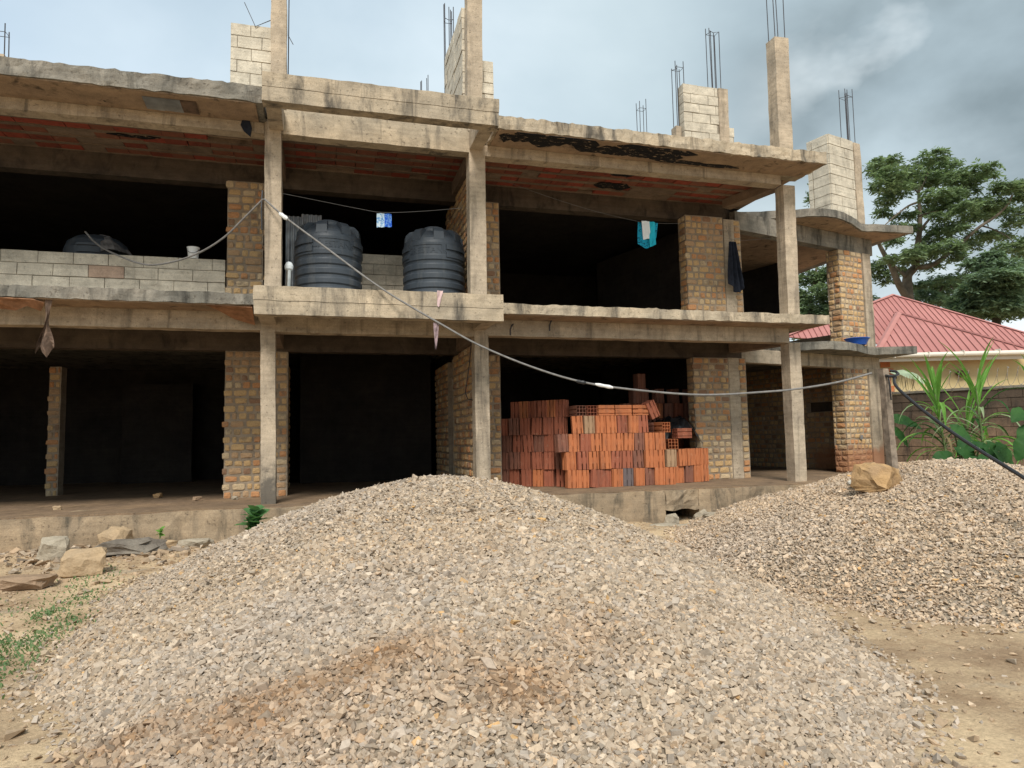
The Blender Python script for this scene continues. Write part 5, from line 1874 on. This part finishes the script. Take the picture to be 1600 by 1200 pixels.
def roof_face(a, l, r_, name, spacing=.2):
    """triangular sheeted face: apex a, eave l-r, with standing ribs down the slope"""
    e = (r_ - l)
    Lh = e.length
    e.normalize()
    n = e.cross(a - l).normalized()
    if n.z < 0:
        n = -n
    s = n.cross(e)
    if s.z < 0:
        s = -s
    mb = MB()
    mb.add([l, r_, a, l - n * .03, r_ - n * .03, a - n * .03], [(0, 1, 2), (5, 4, 3), (0, 3, 4, 1), (1, 4, 5, 2), (2, 5, 3, 0)])
    f_ = mb.build(name, M_ROOF, hs)
    ax, ay = (a - l).dot(e), (a - l).dot(s)
    rb = MB()
    u_ = .12
    while u_ < Lh - .1:
        top = ay * (u_ / ax if u_ < ax else (Lh - u_) / (Lh - ax))
        if top > .15:
            p, q = l + e * u_ + n * .012, l + e * u_ + s * (top - .05) + n * .012
            w_ = e * .014
            rb.add([p - w_, p + w_, q + w_, q - w_, p - w_ * .5 + n * .014, p + w_ * .5 + n * .014, q + w_ * .5 + n * .014, q - w_ * .5 + n * .014], [(0, 1, 5, 4), (1, 2, 6, 5), (2, 3, 7, 6), (3, 0, 4, 7), (4, 5, 6, 7)])
        u_ += spacing
    o = rb.build('roof_rib', M_ROOFRIB, f_)
    o['kind'] = 'stuff'
    return f_


roof_face(RM, RML, RMR, 'roof_face')
roof_face(PA, PL, PR, 'porch_roof_face')
mb = MB()
mb.add([PA, PL, PLb, RM - Vector((0, 0, .6))], [(0, 1, 2), (0, 2, 3)])
mb.build('porch_roof_face', M_ROOF, hs)


def cap(a, b, w_, name='ridge_cap', m=M_ROOFCAP):
    d = (b - a).normalized()
    s = d.cross(Vector((0, 0, 1))).normalized() * w_
    u_ = Vector((0, 0, .05))
    MB().add([a - s, a + u_, a + s, b - s, b + u_, b + s], [(0, 1, 4, 3), (1, 2, 5, 4), (0, 3, 5, 2), (0, 2, 1), (3, 4, 5)]).build(name, m, hs)


cap(PA, PL, .11)
cap(PA, PR, .07, m=M_ROOFRIB)
cap(RM, RMR, .09, m=M_ROOF)
cap(RM, RML, .09)
cap(PA, RM - Vector((0, 0, .75)), .08)
ed = (PR - PL)
ed.z = 0
edn = ed.normalized()
inn = Vector((-edn.y, edn.x, 0))
g0, g1 = PL + edn * -.05 + Vector((0, 0, -.06)) - inn * .03, PR + edn * 3 + Vector((0, 0, -.06)) - inn * .03
MB().tube([g0, g1], .07, 10).build('gutter', M_GUTTER, hs)
fb = MB()
q0, q1 = g0 + inn * .10, g1 + inn * .10
fb.add([q0 + Vector((0, 0, .05)), q1 + Vector((0, 0, .05)), q1 + Vector((0, 0, -.17)), q0 + Vector((0, 0, -.17)), q0 + Vector((0, 0, .05)) + inn * .04, q1 + Vector((0, 0, .05)) + inn * .04, q1 + Vector((0, 0, -.17)) + inn * .04, q0 + Vector((0, 0, -.17)) + inn * .04], [(0, 3, 2, 1), (4, 5, 6, 7), (0, 1, 5, 4), (2, 3, 7, 6), (0, 4, 7, 3), (1, 2, 6, 5)])
fb.build('fascia', M_GUTTER, hs)
for i in range(7):
    c_ = g0 + edn * (.5 + .9 * i)
    MB().box(c_.x - .012, c_.x + .012, c_.y - .09, c_.y + .05, c_.z - .09, c_.z + .05).build('gutter_bracket', M_GUTTER, hs)


def HT(v):
    o_ = PL + edn * .25 + inn * .55
    return (o_.x + edn.x * v[0] + inn.x * v[1], o_.y + edn.y * v[0] + inn.y * v[1], v[2])


wz = PL.z - .12
MB().rbox(0, 9, 0, .2, -.6, wz, 1.0, .003, T=HT).build('wall', M_YELLOW, hs)
for x0 in (.02, 4.62):
    for i in range(9):
        MB().box(x0, x0 + (.34 if i % 2 else .26), -.03, .02, wz - .26 * (i + 1) + .02, wz - .26 * i - .02, T=HT).build('quoin', M_QUOIN, hs)
vt = MB()
for i in range(5):
    for j in range(3):
        vt.box(3.2 + .16 * i, 3.33 + .16 * i, -.035, .01, 1.72 + .13 * j, 1.82 + .13 * j, T=HT)
o = vt.build('vent_brick', M_QUOIN, hs)
o['kind'] = 'stuff'
lp = Vector(HT((2.18, -.05, wz - .62)))
lm = MB().lathe([(.02, .0), (.10, .03), (.16, .09), (.17, .13), (.12, .18), (.04, .2)], 20, c=(lp.x, lp.y, lp.z)).build('wall_lamp', M_LAMP, hs)

# ================================================================== TREES
def tree(px_limbs, clumps, depth, zoom, label, leafmat, seed, leaf=.2, dens=1.0, spread=1.0, name='tree', base=None):
    """limbs and leaf clumps given by where they are seen; each gets its own distance, so the crown is a volume"""
    ox, oy, sc = zoom
    g = random.Random(seed)
    rg = np.random.default_rng(seed)
    b = at(ox + base[0] / sc, oy + base[1] / sc, depth)
    t = empty(name, (b.x, b.y, -.5), label, 'tree')
    t0 = Vector(t.location)
    tr = MB()
    for pts, r0, r1, dd in [(q[0], q[1] * .52, q[2] * .5, q[3]) for q in px_limbs]:
        n = len(pts)
        P = [at(ox + x / sc, oy + y / sc, depth + dd * i / max(1, n - 1)) - t0 for i, (x, y) in enumerate(pts)]
        P = smooth_line(P, 4)
        m_ = len(P)
        tr.tube(P, [r0 + (r1 - r0) * i / (m_ - 1) for i in range(m_)], 8)
    tr.tube([Vector((0, 0, -.2)), Vector((0, 0, b.z - t0.z))], [px_limbs[0][1] * .65, px_limbs[0][1] * .52], 8)
    tr.build('trunk', M_BARK, t, smooth=True)
    V, F, C = [], [], []
    tw = MB()
    for (cx, cy, rx, ry) in [(q[0], q[1], q[2] * 1.1, q[3] * 1.1) for q in clumps]:
        dd = g.uniform(-1.6, 1.6) * spread
        c_ = np.array(at(ox + cx / sc, oy + cy / sc, depth + dd) - t0)
        k_ = (depth + dd) / 1060 / sc
        a, h = rx * k_, ry * k_
        n = int(dens * 1350 * (a * 1.25) * (h * 1.4 + .2))
        # a few twigs, each hung with narrow leaflets
        nt_ = max(5, int(n / 11))
        for _ in range(nt_):
            az = g.uniform(0, 6.283)
            rr = math.sqrt(g.random())
            p = c_ + np.array([math.cos(az) * a * rr, math.sin(az) * a * rr, h * g.uniform(-.75, .85) * math.sqrt(max(.05, 1 - rr * rr * .8))])
            d = np.array([math.cos(az + g.gauss(0, .7)), math.sin(az + g.gauss(0, .7)), g.gauss(.05, .35)])
            d /= np.linalg.norm(d)
            sd_ = np.cross(d, [0, 0, 1.0])
            sd_ /= max(1e-6, np.linalg.norm(sd_))
            tone = g.uniform(.8, 1.7)
            L = g.uniform(.25, .5) * leaf / .2
            for q in range(11):
                s_ = 1 if q % 2 else -1
                pb = p + d * L * (q / 10 - .5) - np.array([0, 0, .10 * (q / 10) ** 2])
                ld = d * .55 + sd_ * s_ * .8 + np.array([0, 0, g.gauss(-.25, .3)])
                ld /= np.linalg.norm(ld)
                ll = leaf * g.uniform(.6, 1.15)
                wv = np.cross(ld, [g.gauss(0, .5), g.gauss(0, .5), 1.0])
                wv *= .20 * ll / max(1e-6, np.linalg.norm(wv))
                o_ = len(V)
                V += [pb, pb + ld * ll * .45 + wv, pb + ld * ll, pb + ld * ll * .45 - wv]
                F.append((o_, o_ + 1, o_ + 2, o_ + 3))
                tn = tone * g.uniform(.85, 1.15)
                C += [(tn, tn, tn * .95)] * 4
    me = np_mesh('crown', np.array(V), np.array(F), leafmat, np.array(C))
    cr = bpy.data.objects.new('crown', me)
    cr.parent = t
    COL.objects.link(cr)
    return t


Z4 = (1340, 230, 4.446)
tree([([(350, 1060), (345, 960), (350, 890), (400, 830), (412, 720), (430, 580), (432, 450), (425, 320), (440, 200)], .46, .07, .6),
      ([(350, 1050), (290, 960), (235, 830), (165, 705), (120, 600)], .34, .12, -1.0),
      ([(345, 900), (300, 860), (240, 815), (180, 770)], .22, .09, .8),
      ([(432, 585), (490, 510), (560, 450), (640, 380), (700, 250)], .13, .04, 1.2),
      ([(425, 480), (500, 455), (560, 440)], .10, .03, -.8),
      ([(425, 380), (350, 410), (270, 470), (185, 545)], .10, .05, -1.4),
      ([(400, 830), (480, 830), (560, 795), (640, 730), (690, 690), (780, 610), (860, 545), (960, 480), (1040, 400), (1075, 330)], .24, .07, -1.6),
      ([(860, 545), (940, 570), (1040, 620), (1110, 690)], .08, .03, -.6),
      ([(412, 700), (340, 750), (290, 790)], .10, .03, .9),
      ([(425, 320), (480, 200), (510, 100)], .07, .02, .5), ([(425, 320), (330, 230), (220, 170)], .07, .02, -.5), ([(640, 380), (760, 260), (860, 170)], .07, .02, .8)],
     [(190, 90, 75, 45), (230, 180, 80, 60), (180, 260, 70, 60), (190, 370, 50, 60), (170, 460, 40, 40), (330, 190, 90, 60), (290, 290, 90, 60), (500, 70, 90, 45), (590, 130, 90, 60), (430, 230, 100, 70), (560, 220, 100, 60), (690, 200, 70, 55), (850, 150, 90, 40), (780, 230, 70, 45), (910, 190, 45, 30), (540, 340, 90, 60), (640, 340, 85, 60), (740, 300, 80, 50), (620, 420, 80, 45), (560, 480, 60, 35), (740, 420, 80, 45), (830, 380, 70, 45), (930, 400, 90, 45), (880, 455, 70, 35), (800, 485, 70, 35), (1060, 280, 90, 45), (1130, 270, 60, 45), (990, 255, 50, 25), (1110, 350, 50, 25), (1030, 440, 60, 35), (1090, 510, 70, 45), (600, 560, 90, 45), (540, 640, 100, 55), (620, 690, 90, 55), (680, 760, 60, 35), (480, 740, 110, 45), (340, 765, 100, 45), (400, 715, 70, 40), (850, 620, 90, 38), (780, 685, 60, 25), (960, 610, 80, 35), (1050, 690, 90, 45), (1130, 740, 50, 35), (210, 770, 45, 25), (195, 900, 55, 60), (410, 565, 28, 18), (260, 650, 50, 25), (140, 150, 60, 60), (330, 560, 60, 30), (250, 560, 60, 40), (190, 620, 60, 40), (500, 830, 70, 30), (300, 850, 50, 30), (330, 470, 60, 30), (700, 560, 70, 30), (480, 430, 60, 40), (1180, 430, 60, 40), (1190, 640, 60, 50), (1200, 320, 60, 50), (120, 840, 60, 60)],
     31, Z4, 'tall feathery tree with bare forking limbs rising behind the red roof', M_LEAF, 3, .22, 1.15, base=(350, 1060))
tree([([(960, 1160), (955, 1060), (950, 900), (940, 800)], .3, .05, .3), ([(955, 1000), (1060, 960), (1130, 890)], .1, .03, .5), ([(955, 980), (880, 900), (850, 820)], .1, .03, -.5)],
     [(860, 800, 110, 45), (960, 830, 110, 55), (930, 750, 60, 35), (1090, 870, 90, 55), (1160, 830, 60, 60), (950, 900, 150, 60), (1040, 930, 110, 60), (860, 980, 120, 70), (940, 1000, 140, 70), (830, 1060, 150, 60), (1000, 1060, 160, 80), (1110, 1000, 90, 80), (740, 1110, 100, 45), (900, 1120, 170, 60), (1080, 1120, 150, 70), (1180, 1080, 80, 90), (680, 1140, 70, 35), (1150, 940, 70, 60)],
     28, Z4, 'dense dark green tree beside the feathery one, low over the roof', M_LEAFD, 5, .22, 1.9, base=(960, 1160))
tree([([(560, 1130), (565, 1030), (600, 960), (680, 930)], .14, .04, .4), ([(640, 950), (700, 1040), (760, 1085)], .05, .02, .3)],
     [(600, 920, 130, 40), (690, 955, 90, 35), (520, 980, 110, 45), (460, 1030, 90, 40), (620, 1030, 80, 35), (540, 1070, 110, 40), (420, 960, 50, 30), (720, 900, 60, 25)],
     34, Z4, 'low spreading tree just over the red roof ridge', M_LEAFD, 7, .22, 1.2, base=(560, 1130))
Z1 = (0, 0, 1.0)
tree([([(1262, 520), (1268, 470), (1278, 400), (1284, 300)], .22, .06, .3), ([(1270, 450), (1295, 430), (1310, 400)], .09, .04, .5)],
     [(1284, 283, 11, 15), (1280, 305, 14, 12), (1300, 350, 25, 20), (1268, 435, 22, 14), (1292, 455, 24, 16), (1302, 425, 20, 14), (1268, 480, 26, 16), (1300, 488, 22, 14), (1240, 465, 22, 16), (1255, 410, 20, 12), (1325, 440, 22, 20), (1240, 500, 20, 12), (1345, 480, 24, 22), (1275, 515, 40, 16)],
     36, Z1, 'tree seen through the open upper room past the corner pier', M_LEAF, 9, .24, 1.3, base=(1262, 520))
